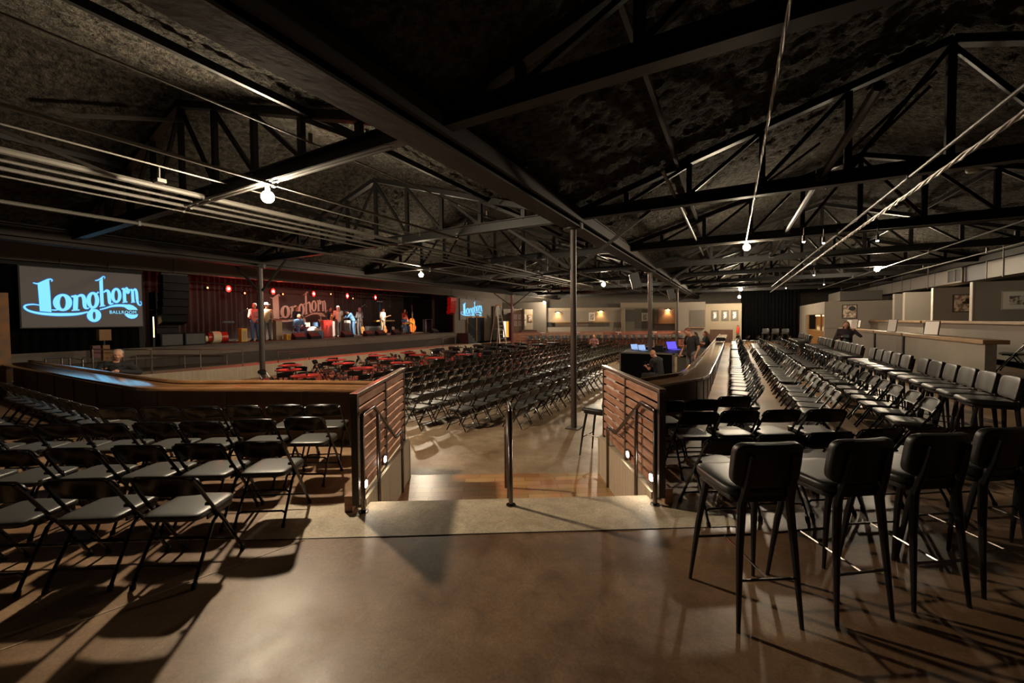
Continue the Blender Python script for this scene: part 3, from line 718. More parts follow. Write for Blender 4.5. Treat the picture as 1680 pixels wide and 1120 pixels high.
wall('wall_beige', (-3.9,33.9,0), (-1.76,34.05,3.05), M['taupe'], 'taupe wall with a shallow niche beside the cream wall')
struct(MB().bx((-2.85,33.86,1.12),(-1.78,33.9,2.42)).build('trim_7', M['taupe_d']), 'dark niche panel left of the cream wall', 'trim')
tag(MB().bx((-2.95,33.6,1.04),(-1.78,33.9,1.1)).build('niche_ledge', M['capwood']), 'brown ledge under the niche left of the cream wall', 'shelf')
# left part: photo wall, lit poster, ladder
PW = BW + FD*(-6.6) + FN*(-1.6)
fw_box('wall_gallery', -.35, 1.45, 0, .1, -.5, 2.65, M['cream'], 'cream wall with six small white framed photographs', base=PW)
for r_ in range(2):
    for c_ in range(3):
        p = PW + FD*(-.02+c_*.37) + FN*(-.02) + Vector((0,0,2.02-r_*.56))
        picture(p, FR, .28, .44, 'white framed photo on the gallery wall, %s row, %s column' % (('upper','lower')[r_], ('left','middle','right')[c_]), 'trimwhite', .05, group='photographs on the gallery wall')
picture(PW + FD*1.22 + FN*(-.03) + Vector((0,0,1.9)), FR, .42, .62, 'brown framed notice beside the six photographs', 'cabinetwood', .05, 'pic', 'cabinetwood')
tag(MB().bx((-1.0,-.9,-.5),(.3,-.4,.95)).build('cabinet', M['panelwood'], loc=PW+FD*1.4, rz=FR), 'dark cabinet below the six photographs', 'cabinet')
def spot(loc, tgt, e, col=(1,.82,.62), size=60, name='house_spot'):
    l = bpy.data.lights.new(name, 'SPOT'); l.energy = e; l.color = col; l.spot_size = R(size); l.spot_blend = .7; l.shadow_soft_size = .05
    o = bpy.data.objects.new(name, l); COL.objects.link(o); o.location = loc; o.rotation_euler = (Vector(tgt)-Vector(loc)).to_track_quat('-Z','Y').to_euler()
for s, z in ((-2.77,2.43),(1.08,2.5),(7.2,2.62)):
    p = BW + FD*s + FN*(-.25); q = BW + FD*s
    spot((p.x,p.y,z-.1), (q.x,q.y,z-1.1), 12, (1,.50,.16), 110, 'sconce_light')
# ---------------------------------------------------------------- folding chairs
# local frame: the sitter faces +y, origin on the floor under the seat
def ch_seat(): return MB().pad((0,.02,.435),(.40,.39,.055),.30,7)
def ch_back():
    m = MB(); vs = []; n = 10; prof = [(.585,-.155),(.60,-.172),(.66,-.195),(.715,-.215),(.733,-.224),(.74,-.230),(.735,-.238),(.66,-.212),(.59,-.172)]
    for i in range(n+1):
        u = -1+2*i/n; x = u*.205; dz = -.028*abs(u)**3; dy = .030*(u*u) 
        vs += [(x, y+dy, z+(dz if z > .7 else 0)) for z, y in prof]
    k = len(prof); fs = [(i*k+j, i*k+k+j, i*k+k+(j+1) % k, i*k+(j+1) % k) for i in range(n) for j in range(k)]
    fs += [tuple(range(k)), tuple(range(n*k, n*k+k))[::-1]]
    m.add(vs, fs)
    return m.tube([(-.207,-.150,.66),(-.203,-.178,.705),(-.185,-.195,.728),(-.12,-.215,.737),(0,-.226,.740),(.12,-.215,.737),(.185,-.195,.728),(.203,-.178,.705),(.207,-.150,.66)], .0095, 6)
def ch_front_leg(s): return MB().tube([(s*.218,.225,.02),(s*.216,.06,.30),(s*.212,-.10,.535),(s*.207,-.17,.65),(s*.195,-.208,.715)], .0125, 7)
def ch_rear_leg(s): return MB().tube([(s*.190,.07,.415),(s*.192,-.03,.35),(s*.20,-.19,.09),(s*.20,-.225,.02)], .0115, 7)
def ch_foot(s, r): return MB().cyl((s*(.20 if r else .218), -.228 if r else .228, 0),(s*(.20 if r else .218), -.22 if r else .218,.035), .018, .016, n=8)
def ch_bar(k):
    if k == 0: return MB().tube([(-.195,-.175,.105),(-.17,-.18,.125),(.17,-.18,.125),(.195,-.175,.105)], .008, 6)
    if k == 1: return MB().tube([(-.19,-.09,.25),(-.165,-.095,.27),(.165,-.095,.27),(.19,-.09,.25)], .008, 6)
    if k == 2: return MB().tube([(-.216,.165,.12),(.216,.165,.12)], .008, 6)
def ch_bracket(s): return MB().bx((s*.196-.006,-.09,.395),(s*.196+.006,.15,.425)).cyl((s*.185,-.085,.50),(s*.215,-.085,.50),.012)
fc = thing('folding_chair', 'x', 'chair')
ch_seat().build('seat', M['vinyl'], fc, smooth=True)
ch_back().build('backrest', M['blackmetal'], fc, smooth=True)
for s in (-1,1):
    ch_front_leg(s).build('front_leg', M['blackmetal'], fc, smooth=True); ch_rear_leg(s).build('rear_leg', M['blackmetal'], fc, smooth=True)
    ch_foot(s,0).build('foot_cap', M['rubber'], fc); ch_foot(s,1).build('foot_cap', M['rubber'], fc)
    ch_bracket(s).build('seat_bracket', M['blackmetal'], fc)
for k in range(3): ch_bar(k).build('crossbar', M['blackmetal'], fc, smooth=True)
# padded back variant (right arm, seen from the front) and reduced variant
def low_chair(backpad):
    m = MB(); m.mi = 0
    for s in (-1,1):
        m.tube([(s*.218,.225,0),(s*.212,-.10,.535),(s*.2,-.205,.715)], .0125, 5, cap=False); m.tube([(s*.190,.07,.415),(s*.20,-.225,0)], .0115, 5, cap=False)
    m.tube([(-.19,-.18,.125),(.19,-.18,.125)], .008, 4, cap=False); m.tube([(-.215,.165,.12),(.215,.165,.12)], .008, 4, cap=False); m.tube([(-.195,-.095,.27),(.195,-.095,.27)], .008, 4, cap=False)
    b = ch_back(); m.mi = 1 if backpad else 0; m.add(b.v, b.f)
    m.mi = 1; q = MB().pad((0,.02,.435),(.40,.39,.055),.35,4); m.add(q.v, q.f)
    return m
def mid_chair():
    t = thing('folding_chair', 'x', 'chair')
    ch_seat().build('seat', M['vinyl'], t, smooth=True)
    b = ch_back().build('backrest', M['vinyl'], t, smooth=True)
    f = MB()
    for s in (-1,1):
        for q in (ch_front_leg(s), ch_rear_leg(s), ch_bracket(s)): f.add(q.v, q.f)
    for k in range(3): q = ch_bar(k); f.add(q.v, q.f)
    f.build('frame', M['blackmetal'], t, smooth=True); return t
mc = mid_chair()
lowA = low_chair(False).build('folding_chair', [M['blackmetal'], M['vinyl']], smooth=True)
lowme = lowA.data
used = {'fc': False, 'mc': False, 'lo': False}
def place(kind, x, y, z, rz, label, group=None):
    src = {'fc': fc, 'mc': mc}.get(kind)
    if kind == 'lo':
        if not used['lo']: used['lo'] = True; o = lowA
        else: o = lowA.copy(); COL.objects.link(o)
        o.location = (x,y,z); o.rotation_euler = (0,0,rz); tag(o, label, 'chair', group); return o
    if not used[kind]:
        used[kind] = True; src.location = (x,y,z); src.rotation_euler = (0,0,rz); tag(src, label, 'chair', group); return src
    o = dup(src, (x,y,z), rz, label, group)
    if not group and 'group' in o.keys(): del o['group']
    return o
chairs = []   # (x, y, z, rz, label, group, kind)
def back_to_centre(bx, by, rz, d=.22): return bx - math.sin(rz)*d, by + math.cos(rz)*d
rows = {
 'first': [(-4.66,.22),(-4.17,.55),(-3.72,.86),(-3.26,1.14)],
 'second': [(-5.9,.10),(-5.46,.44),(-5.03,.80),(-4.72,1.06),(-4.31,1.35),(-3.90,1.60),(-3.50,1.875)],
 'third': [(-7.0,.50),(-6.65,.76),(-6.29,1.01),(-5.92,1.24),(-5.55,1.48),(-5.14,1.74),(-4.75,1.98),(-4.35,2.28),(-3.95,2.58)],
 'fourth': [(-6.43,1.83),(-6.01,2.09),(-5.57,2.34),(-5.18,2.60),(-4.76,2.86),(-4.34,3.08)]}
rows['second'] = [(-5.50,.50),(-5.10,.78),(-4.70,1.05),(-4.30,1.34),(-3.90,1.60),(-3.50,1.875)]
for rn, L in rows.items():
    L = L[::-1]
    for i, (x, y) in enumerate(L):
        rz = HEAD + random.uniform(-.05,.05); cx, cy = back_to_centre(x, y, rz)
        kind_row = {'first':'nearest','second':'second','third':'third','fourth':'farthest'}[rn]
        chairs.append((cx, cy, 0, rz, 'black folding chair left of the steps, %s row, %s from the aisle end' % (kind_row, nth(i)), 'folding chairs left of the steps', 'fc'))
for i in range(10):
    x = -6.95 - i*.455; chairs.append((x, 1.75+.20, 0, random.uniform(-.06,.06), 'black folding chair facing the left counter, %s from the corner' % nth(i), 'folding chairs along the left counter', 'mc'))
for i in range(6):
    x = -7.7 - i*.48; chairs.append((x, .95+.20, 0, random.uniform(-.06,.06), 'folding chair in the second row along the left counter, %s from the corner' % nth(i), 'folding chairs along the left counter', 'mc'))
near = [('nearest the bar stools', [(.01,3.80),(.41,4.11),(.80,4.41),(1.22,4.75),(1.60,4.98),(1.98,5.22)]),
        ('middle', [(-.28,4.72),(.11,5.0),(.52,5.25),(.95,5.49)]),
        ('nearest the counter', [(-.66,5.2),(-.30,5.47),(.06,5.88)])]
for rn, L in near:
    for i, (x, y) in enumerate(L):
        rz = HEAD + random.uniform(-.08,.08); cx, cy = back_to_centre(x, y, rz)
        chairs.append((cx, cy, 0, rz, 'folding chair right of the steps, row %s, %s from the slatted panel' % (rn, nth(i)), 'folding chairs right of the steps', 'fc'))
# right arm columns, facing the counter (-x)
def col(xb, groups, step, lab, grp):
    n = 0
    for y0, y1 in groups:
        k = max(1, int(round((y1-y0)/step))); 
        for i in range(k+1):
            y = y0 + (y1-y0)*i/k; rz = PI/2 + random.uniform(-.05,.05)
            chairs.append((xb-.22+random.uniform(-.02,.02), y, 0, rz, 'folding chair in the %s, %s from the near end' % (lab, nth(n)) if n < 38 else 'black folding chair at the far end of the %s' % lab, grp, 'mc')); n += 1
col(.42, [(6.96,8.95),(9.4,11.6),(12.1,14.8),(15.4,18.5),(19.6,21.8),(22.6,25.8)], .47, 'column beside the counter', 'folding chairs beside the right counter')
col(1.30, [(6.85,9.14),(10.0,12.3),(13.0,16.0),(16.9,19.7),(20.6,24.0)], .50, 'middle column right of the aisle', 'folding chairs in the middle right column')
col(2.20, [(6.80,9.5),(10.28,12.24),(13.2,16.8),(18.2,20.4),(21.3,24.3)], .51, 'outer column nearest the bar stools', 'folding chairs in the outer right column')
for i in range(9):
    x = .2 + i*.5; chairs.append((x-.0, 27.2, 0, R(65), 'black folding chair in the far cross row, %s from the counter' % nth(i), 'folding chairs in the far cross row', 'lo'))
# main floor, facing the stage (-x)
starts = [7.35, 6.65, 6.35, 6.1, 6.6, 7.1, 7.9]
for r_ in range(7):
    y = starts[r_]; i = 0; end = 13.6 if r_ < 1 else 27.5 - .3*r_ + (2.0 if r_ > 3 else 0)
    while y < end:
        if not (r_ in (0,1) and 14.3 < y < 20) :
            rz = PI/2 + random.uniform(-.05,.05)
            chairs.append((-3.72-.90*r_-.22+random.uniform(-.025,.025), y, -.5, rz, 'main floor folding chair, %s row from the steps side, %s from the near end' % (nth(r_), nth(i)) if i < 38 else 'black folding chair at the far end of the main floor rows', 'main floor folding chairs', 'lo'))
        y += .50; i += 1
# round table seats are added by the tables
TABLES = []
for a, x in enumerate((-10.6,-12.2,-13.6)):
    y = 6.9 + .8*a; j = 0
    while y < 26 - a:
        TABLES.append((x + random.uniform(-.15,.15), y + random.uniform(-.15,.15), a, j)); y += 1.95; j += 1
for (x, y, a, j) in TABLES:
    for k in range(4):
        an = R(45+90*k) + random.uniform(-.3,.3); d = .62
        cx, cy = x+math.cos(an)*d, y+math.sin(an)*d
        rz = math.atan2(y-cy, x-cx) - PI/2
        chairs.append((cx, cy, -.5, rz, 'black folding chair at a small round table in front of the stage', 'folding chairs at the round tables', 'lo'))
def dist(c): return math.hypot(c[0], c[1])
chairs = [c for c in chairs if min(math.hypot(c[0]-px, c[1]-py) for px, py in ((-2.85,7.8),(-2.85,16.6),(-2.85,25.6),(-14.1,7.8),(-14.1,25.6),(-7.2,23.0))) > .36 and not (c[0] > 4.1 and c[1] > 26.5)]
chairs.sort(key=dist)
near300 = chairs[:300]; rest = chairs[300:]
for i, (x, y, z, rz, lab, grp, kd) in enumerate(near300):
    if kd == 'mc' and dist((x,y)) > 13: kd = 'lo'
    if kd == 'lo' and dist((x,y)) < 9.2: kd = 'mc'
    place(kd, x, y, z, rz, lab, grp)
big = MB()
lv = [tuple(v.co) for v in lowme.vertices]; lf = [tuple(p.vertices) for p in lowme.polygons]; lm = [p.material_index for p in lowme.polygons]
for (x, y, z, rz, lab, grp, kd) in rest:
    c, s = math.cos(rz), math.sin(rz); o = len(big.v)
    big.v += [(x + px*c - py*s, y + px*s + py*c, z + pz) for px, py, pz in lv]
    big.f += [tuple(i+o for i in f) for f in lf]; big.m += lm
tag(big.build('folding_chairs', [M['blackmetal'], M['vinyl']], smooth=True), 'mass of far black folding chairs filling the back of the floor', 'chairs', kind='stuff')

# ---------------------------------------------------------------- bar stools
def stool_parts(parent=None):
    P = []
    P.append(('seat', MB().pad((0,.02,.765),(.43,.43,.07),.34,7), 'vinyl_dark'))
    P.append(('seat_frame', MB().pad((0,.01,.72),(.38,.38,.045),.25,5), 'stoolmetal'))
    Mt = Matrix.Rotation(R(9),3,'X')
    b = MB().pad((0,0,0),(.40,.055,.26),.26,7, Mt); 
    b.v = [(x, y + .10*(x*x)/.04*.35, z) for x, y, z in b.v]
    b.xf(Matrix.Translation((0,-.215,.93))); P.append(('backrest', b, 'vinyl_dark'))
    for s in (-1,1):
        P.append(('leg', MB().tube([(s*.165,.14,.70),(s*.19,.19,.40),(s*.22,.235,0)], [.021,.019,.011], 8), 'stoolmetal'))
        P.append(('leg', MB().tube([(s*.125,-.255,1.0),(s*.13,-.225,.85),(s*.14,-.185,.70),(s*.16,-.20,.45),(s*.185,-.235,0)], [.014,.020,.024,.020,.011], 8), 'stoolmetal'))
    P.append(('footrest', MB().cyl((-.205,.208,.30),(.205,.208,.30),.008,n=6), 'chrome_dark'))
    P.append(('footrest', MB().cyl((-.165,-.215,.28),(.165,-.215,.28),.008,n=6), 'chrome_dark'))
    P.append(('footrest_link', MB().cyl((0,.208,.30),(0,-.215,.28),.007,n=6), 'chrome_dark'))
    return P
bs = thing('bar_stool', 'x', 'stool')
for n_, m_, mt in stool_parts(): m_.build(n_, M[mt], bs, smooth=True)
bs_used = [False]
lo_st = MB(); mats_lo = [M['vinyl_dark'], M['stoolmetal']]
for n_, m_, mt in stool_parts():
    if 'link' in n_: continue
    lo_st.mi = 0 if mt == 'vinyl_dark' else 1; lo_st.add(m_.v, m_.f)
lows = lo_st.build('bar_stool', mats_lo, smooth=True); ls_used = [False]
def place_stool(x, y, z, rz, lab, grp, low=False):
    if low:
        if not ls_used[0]: ls_used[0] = True; o = lows
        else: o = lows.copy(); COL.objects.link(o)
        o.location = (x,y,z); o.rotation_euler = (0,0,rz); return tag(o, lab, 'stool', grp)
    if not bs_used[0]:
        bs_used[0] = True; bs.location = (x,y,z); bs.rotation_euler = (0,0,rz); return tag(bs, lab, 'stool', grp)
    return dup(bs, (x,y,z), rz, lab, grp)
for i, (x, y, rz) in enumerate(((.08,2.80,R(32)),(.545,3.12,R(37)),(.985,3.47,R(34)),(1.40,3.83,R(36)),(1.86,4.20,R(34)))):
    place_stool(x, y, 0, rz, 'large black bar stool in the foreground, %s from the steps' % nth(i), 'foreground bar stools')
n = 0
for gi, (y0, k, st_) in enumerate(((6.77,6,.475),(9.88,5,.50),(12.95,6,.48),(16.2,5,.48),(20.4,6,.50))):
    for i in range(k):
        y = y0 + i*st_; rz = PI/2 + random.uniform(-.04,.04)
        place_stool(2.86-.22, y, 0, rz, 'black bar stool by the booth wall, %s group, %s from its near end' % (nth(gi), nth(i)), 'bar stools along the booth half wall', low=(gi > 1)); n += 1
for i, x in enumerate((2.0,2.55,3.1)):
    place_stool(x, 31.5, 0, PI*.95, 'far bar stool in front of the black curtain, %s from the left' % nth(i), 'bar stools before the curtain', low=True)
for i in range(23):
    p = SL + FD*(-5.6+i*.53) - FN*.72; place_stool(p.x, p.y, -.5, FR+PI+random.uniform(-.1,.1), 'dark bar stool standing along the far slatted rail', 'bar stools at the far slatted rail', low=True)
# lone stool by the steps and folding chair on platform
place_stool(-1.92, 6.45, -.5, R(80), 'lone stool standing on the lower floor behind the right slatted panel', 'lower floor stool')
place('fc', 5.75, 13.7, .45, R(60), 'single folding chair on the raised booth platform beyond the stools')
# ---------------------------------------------------------------- round tables
for n_, (x, y, a, j) in enumerate(TABLES):
    t = thing('round_table', 'small round table, %s line from the stage, %s from the near end' % (('third','second','first')[a], nth(j)), 'table', (x,y,-.5), 0, 'small round tables in front of the stage')
    MB().lathe([(.37,.715),(.38,.725),(.38,.74),(.37,.745)], n=24).build('table_top', M['redlit_top'] if (y < 15) else M['black'], t, smooth=True)  # nearer tops carry the red light in their colour
    MB().cyl((0,0,.02),(0,0,.715),.03).build('pedestal', M['black'], t); MB().lathe([(.25,0),(.25,.015),(.05,.035)], n=18).build('base', M['black'], t)
    if n_ % 2 == 0:
        tag(MB().lathe([(.03,0),(.032,.09),(.028,.09),(.0,.09)], n=8).build('drink_cup', M['black'], loc=(x+.08,y,.245)), 'small dark cup on a round table near the stage', 'cup', 'cups on the round tables')
for i, s in enumerate((-4.6,-1.9,1.3,4.1,6.0)):
    p = SL + FD*s - FN*.24; t = thing('cocktail_table', 'tall white topped table at the far slatted rail, %s from the left' % nth(i), 'table', (p.x,p.y,-.5), FR)
    MB().lathe([(.21,1.22),(.22,1.25),(.21,1.27)], n=18).build('table_top', M['whitepaint'], t, smooth=True); MB().cyl((0,0,.02),(0,0,1.22),.03).build('pole', M['whitepaint'], t); MB().lathe([(.11,0),(.11,.02),(.04,.04)], n=16).build('base', M['black'], t)
# ---------------------------------------------------------------- stage house on the left side of the room
SX = -18.3
def ywall(name, y0, y1, z0, z1, m, lab=None, x=SX, th=.15):
    return struct(MB().bx((x-th,y0,z0),(x,y1,z1)).build(name, m), lab, 'wall')
ywall('wall_soffit', -4, 33.0, 3.62, 5.9, M['soffit'], 'brown grey soffit wall above the stage opening')
ywall('wall_screen', -4, 6.2, -.5, 3.62, M['black_wall'], 'black wall behind the left screen', x=-18.6)
ywall('wall_stage_side', 24.3, 31.5, -.5, 3.62, M['soffit'], 'grey wall carrying the small screen', x=-18.35)
ywall('wall_stage_back', 5, 25, -.5, 5.0, M['black_wall'], x=-23.85)
deck = thing('stage_platform', 'long raised stage with grey brown fascia along the left of the room', 'stage', (0,0,0))
MB().bx((-23.8,6.2,.77),(SX,24.3,.87)).build('deck', M['stage'], deck)
MB().bx((SX-.03,-1,.47),(SX,24.3,.87)).build('fascia', M['stage_face'], deck)
MB().bx((SX-.10,-1,-.5),(SX-.06,24.3,.47)).build('skirting', M['stage_low'], deck)
for y in (8.5,11.2,13.4,16.2,19.5,22.5): MB().bx((SX,y,.48),(SX+.006,y+.012,.86)).build('joint_strip', M['pipe'], deck)
wk = thing('concrete_walkway', 'pale concrete ramp and walkway in front of the stage', 'ramp', (0,0,0))
MB().bx((-18.28,8.0,-.5),(-16.9,30,-.0)).build('slab', M['board_concrete'], wk)
MB().add([(-18.28,3,-.5),(-16.9,3,-.5),(-16.9,8,-.5),(-18.28,8,-.5),(-18.28,3,.1),(-16.9,3,.1),(-16.9,8,0),(-18.28,8,0)],[(0,3,2,1),(4,5,6,7),(0,1,5,4),(1,2,6,5),(2,3,7,6),(3,0,4,7)]).build('ramp', M['board_concrete'], wk)
def rail(posts, x, lab, r=.022, mid=True):
    t = thing('ramp_handrail', lab, 'handrail', (x,0,0))
    MB().tube([(0,y,zt) for y, zb, zt in posts], r, 7).build('top_rail', M['chrome'], t, smooth=True)
    if mid: MB().tube([(0,y,zb+.12) for y, zb, zt in posts], r*.7, 6).build('lower_rail', M['chrome'], t, smooth=True)
    for y, zb, zt in posts: MB().cyl((0,y,zb),(0,y,zt), r, n=8).build('post', M['chrome'], t, smooth=True)
rail([(4.40,.07,.96),(5.10,.06,.90),(5.80,.04,.86),(7.20,.02,.77),(8.62,0,.66)], -16.95, 'long steel handrail on the ramp before the stage, left')
rail([(5.80,.04,.62),(7.21,.02,.53),(8.65,0,.42)], -18.2, 'lower steel handrail against the stage fascia, left')
rail([(10.03,0,.50),(11.45,0,.40)], -16.95, 'short steel handrail behind the round tables', mid=False)
rail([(10.9,0,.32),(11.7,0,.30)], -17.6, 'second short steel handrail behind the round tables', mid=False)
rail([(19.6,0,.5),(21.15,0,.62),(22.5,0,.72)], -16.95, 'steel handrail on the walkway below the small screen', mid=False)
rail([(3.3,.1,.80),(3.6,.1,.80),(3.75,.1,.78),(4.0,.1,.70)], -16.2, 'cluster of steel rail posts beside the photographer', mid=False)
# drapes
drape(6.4, 24.3, -23.5, .87, 4.4, M['curtain_red'], 'long dark drape closing the back of the stage', .07, .26, 'y')
drape(-1.5, 6.0, -18.45, .1, 3.5, M['curtain'], 'black drape behind the left screen', .04, .25, 'y')
drape(22.4, 24.2, -18.7, .87, 3.6, M['curtain'], 'black drape at the right end of the stage opening', .05, .24, 'y')
# ---------------------------------------------------------------- lettering
LG = []   # strokes: list of (points with width)  or ('ring', cx, cy, rx, ry, ix, iy) or ('poly', pts)
LG += [('poly',[(366,246),(420,226),(470,200),(478,330),(490,572),(384,560),(376,400)]),
 ('s',[(326,233,7),(368,243,16),(415,222,24),(455,198,20),(485,190,12),(499,204,10),(490,218,7)]),
 ('s',[(384,492,9),(330,482,13),(272,490,17),(254,515,18),(285,552,20),(350,578,24),(430,592,30),(540,600,34),(640,600,34),(740,596,28),(810,585,22),(868,570,14)]),
 ('ring',600,460,96,100,30,74), ('s',[(492,546,10),(530,548,14),(562,540,14)]),
 ('s',[(684,388,10),(715,392,30),(735,400,50),(733,470,52),(730,545,52)]), ('s',[(690,552,12),(775,548,12)]),
 ('s',[(745,400,18),(780,378,26),(812,385,40),(828,420,48),(832,480,46),(838,515,40),(862,530,18),(885,522,8)]),
 ('ring',930,436,77,98,25,70), ('s',[(968,375,12),(985,350,14),(1003,342,20)]), ('s',[(925,530,14),(905,545,14),(920,560,20),(950,560,20)]),
 ('ring',943,613,86,76,18,48),
 ('poly',[(1010,212),(1040,185),(1054,172),(1058,330),(1066,498),(1022,506),(1016,360)]),
 ('s',[(958,206,6),(995,200,13),(1030,182,16),(1060,160,10),(1082,168,8),(1074,188,5)]), ('s',[(1010,508,12),(1082,498,12)]),
 ('s',[(1062,345,16),(1095,325,24),(1122,335,40),(1134,370,50),(1138,420,48),(1142,465,40),(1165,478,18),(1192,470,8)]),
 ('ring',1232,382,74,88,26,62),
 ('s',[(1308,306,8),(1335,310,28),(1348,330,46),(1350,400,48),(1354,455,48)]), ('s',[(1318,464,11),(1395,458,11)]), ('s',[(1350,320,14),(1375,300,20),(1400,305,24)]), ('ring',1402,334,33,31,0,0),
 ('s',[(1432,318,8),(1455,322,26),(1472,340,44),(1476,400,46),(1480,455,46)]), ('s',[(1448,464,11),(1512,460,11)]),
 ('s',[(1475,345,14),(1500,318,22),(1525,325,36),(1538,360,46),(1545,420,44),(1552,462,36),(1570,490,18),(1595,500,12),(1613,490,10),(1610,464,9),(1590,456,7)]),
 ('s',[(1012,545,13),(1080,530,15),(1150,510,20),(1220,500,26),(1300,499,28),(1370,506,34)]),
 ('poly',[(1350,490),(1420,488),(1480,502),(1530,530),(1552,554),(1480,552),(1410,552),(1385,540),(1350,522)]),
 ('poly',[(1408,548),(1432,548),(1420,570),(1425,600),(1400,602),(1398,575)]),
 ('poly',[(1338,588),(1395,590),(1430,604),(1500,606),(1557,602),(1540,632),(1500,650),(1450,654),(1400,642),(1362,618)])]
def lg_map(x, y):
    up_ = (x - (215+20*(y-40)/710)) / 1400; t = 40+110*up_; b = 750-10*up_; v = (b-y)/(b-t)
    return up_*710/(590+up_*120), v
def outline(pts, grow):
    q = catmull([(x,y) for x,y,w_ in pts], 6); ws = []; n = len(pts)-1
    for i in range(len(q)):
        t = i/6; k = min(int(t), n-1); f = t-k; ws.append(pts[k][2]*(1-f)+pts[k+1][2]*f)
    L, Rr = [], []
    for i, p in enumerate(q):
        a = q[max(i-1,0)]; b = q[min(i+1,len(q)-1)]; t = (b-a); t = t.normalized() if t.length > 1e-6 else Vector((1,0)); nr = Vector((-t.y,t.x)); h = ws[i]/2+grow
        L.append(p+nr*h); Rr.append(p-nr*h)
    return L, Rr
def logo(W, H, grow, off, th):
    "flat lettering in the local x (across) / z (up) plane, front face at y = off"
    m = MB()
    def quad(P):
        vs = []
        for x, y in P:
            u, v = lg_map(x, y); vs.append((u*W, off, v*H))
        n = len(vs); vs += [(x, off+th, z) for x, y, z in vs]
        m.add(vs, [tuple(range(n)), tuple(range(n,2*n))[::-1]] + [(i,(i+1)%n,n+(i+1)%n,n+i) for i in range(n)])
    for e in LG:
        if e[0] == 's':
            L, Rr = outline(e[1], grow)
            for i in range(len(L)-1): quad([L[i], L[i+1], Rr[i+1], Rr[i]])
        elif e[0] == 'ring':
            _, cx, cy, rx, ry, ix, iy = e; n = 36
            rx += grow; ry += grow; ix = max(ix-grow, 0) ; iy = max(iy-grow, 0)
            for i in range(n):
                a, b = 2*PI*i/n, 2*PI*(i+1)/n
                quad([(cx+rx*math.cos(a),cy+ry*math.sin(a)),(cx+rx*math.cos(b),cy+ry*math.sin(b)),(cx+ix*math.cos(b),cy+iy*math.sin(b)),(cx+ix*math.cos(a),cy+iy*math.sin(a))])
        else:
            P = e[1]; c = Vector((sum(p[0] for p in P)/len(P), sum(p[1] for p in P)/len(P)))
            Q = [Vector(p) + (Vector(p)-c).normalized()*grow for p in P]
            for i in range(len(Q)): quad([c, Q[i], Q[(i+1) % len(Q)]])
    return m
def text_mesh(s, size, m, parent, loc, width=None):
    cu = bpy.data.curves.new('txt', 'FONT'); cu.body = s; cu.size = size; cu.extrude = .002; cu.space_character = 1.12
    o = bpy.data.objects.new('txt', cu); COL.objects.link(o); bpy.context.view_layer.update()
    me = bpy.data.meshes.new_from_object(o.evaluated_get(bpy.context.evaluated_depsgraph_get())); bpy.data.objects.remove(o)
    w_ = max(v.co.x for v in me.vertices); k = (width/w_) if width else 1
    for v in me.vertices: v.co = Vector((v.co.x*k, -v.co.z, v.co.y))
    me.materials.clear(); me.materials.append(m)
    q = bpy.data.objects.new('lettering', me); COL.objects.link(q); q.parent = parent; q.location = loc; return q
def screen(loc, W, H, lab):
    # local +x runs along world +Y, front faces world +X
    t = thing('led_screen', lab, 'screen', loc, PI/2)
    MB().bx((0,-.02,0),(W,.04,H)).build('display_panel', M['screen'], t)
    MB().bx((-.03,.0,-.03),(W+.03,.10,H+.03)).build('housing', M['black'], t)
    logo(W, H, 7, -.024, .002).build('logo_outline', M['led_rim'], t, fix=False)
    logo(W, H, 0, -.030, .002).build('logo_lettering', M['led'], t, fix=False)
    k = MB().bx((.81*W,-.0335,.236*H),(.945*W,-.0325,.312*H)).build('lettering_gap', M['screen'], t)
    text_mesh('BALLROOM', .062*H*1.35, M['led'], t, (.686*W,-.040,.238*H), .250*W)
    for x in (W*.3, W*.7): MB().cyl((x,.05,H+.03),(x,.05,H+.3), .015).build('hanger', M['steel'], t)
    return t
screen((-17.98,3.24,1.64), 2.70, 1.78, 'large grey screen with glowing cyan lettering at the left of the stage')
screen((-18.28,24.9,1.80), 3.15, 1.62, 'small distant screen with glowing cyan lettering right of the stage')
bd = thing('stage_backdrop', 'grey cloth backdrop with big cream lettering behind the band', 'backdrop', (-23.15,12.95,1.26), PI/2)
MB().bx((-.1,0,-.4),(4.55,.03,2.5)).build('cloth', M['backdrop'], bd)
logo(4.1, 2.56, 0, -.012, .004).build('painted_lettering', M['logo_paint'], bd)
MB().bx((0,.005,2.5),(4.4,.035,2.55)).build('batten', M['steel'], bd)
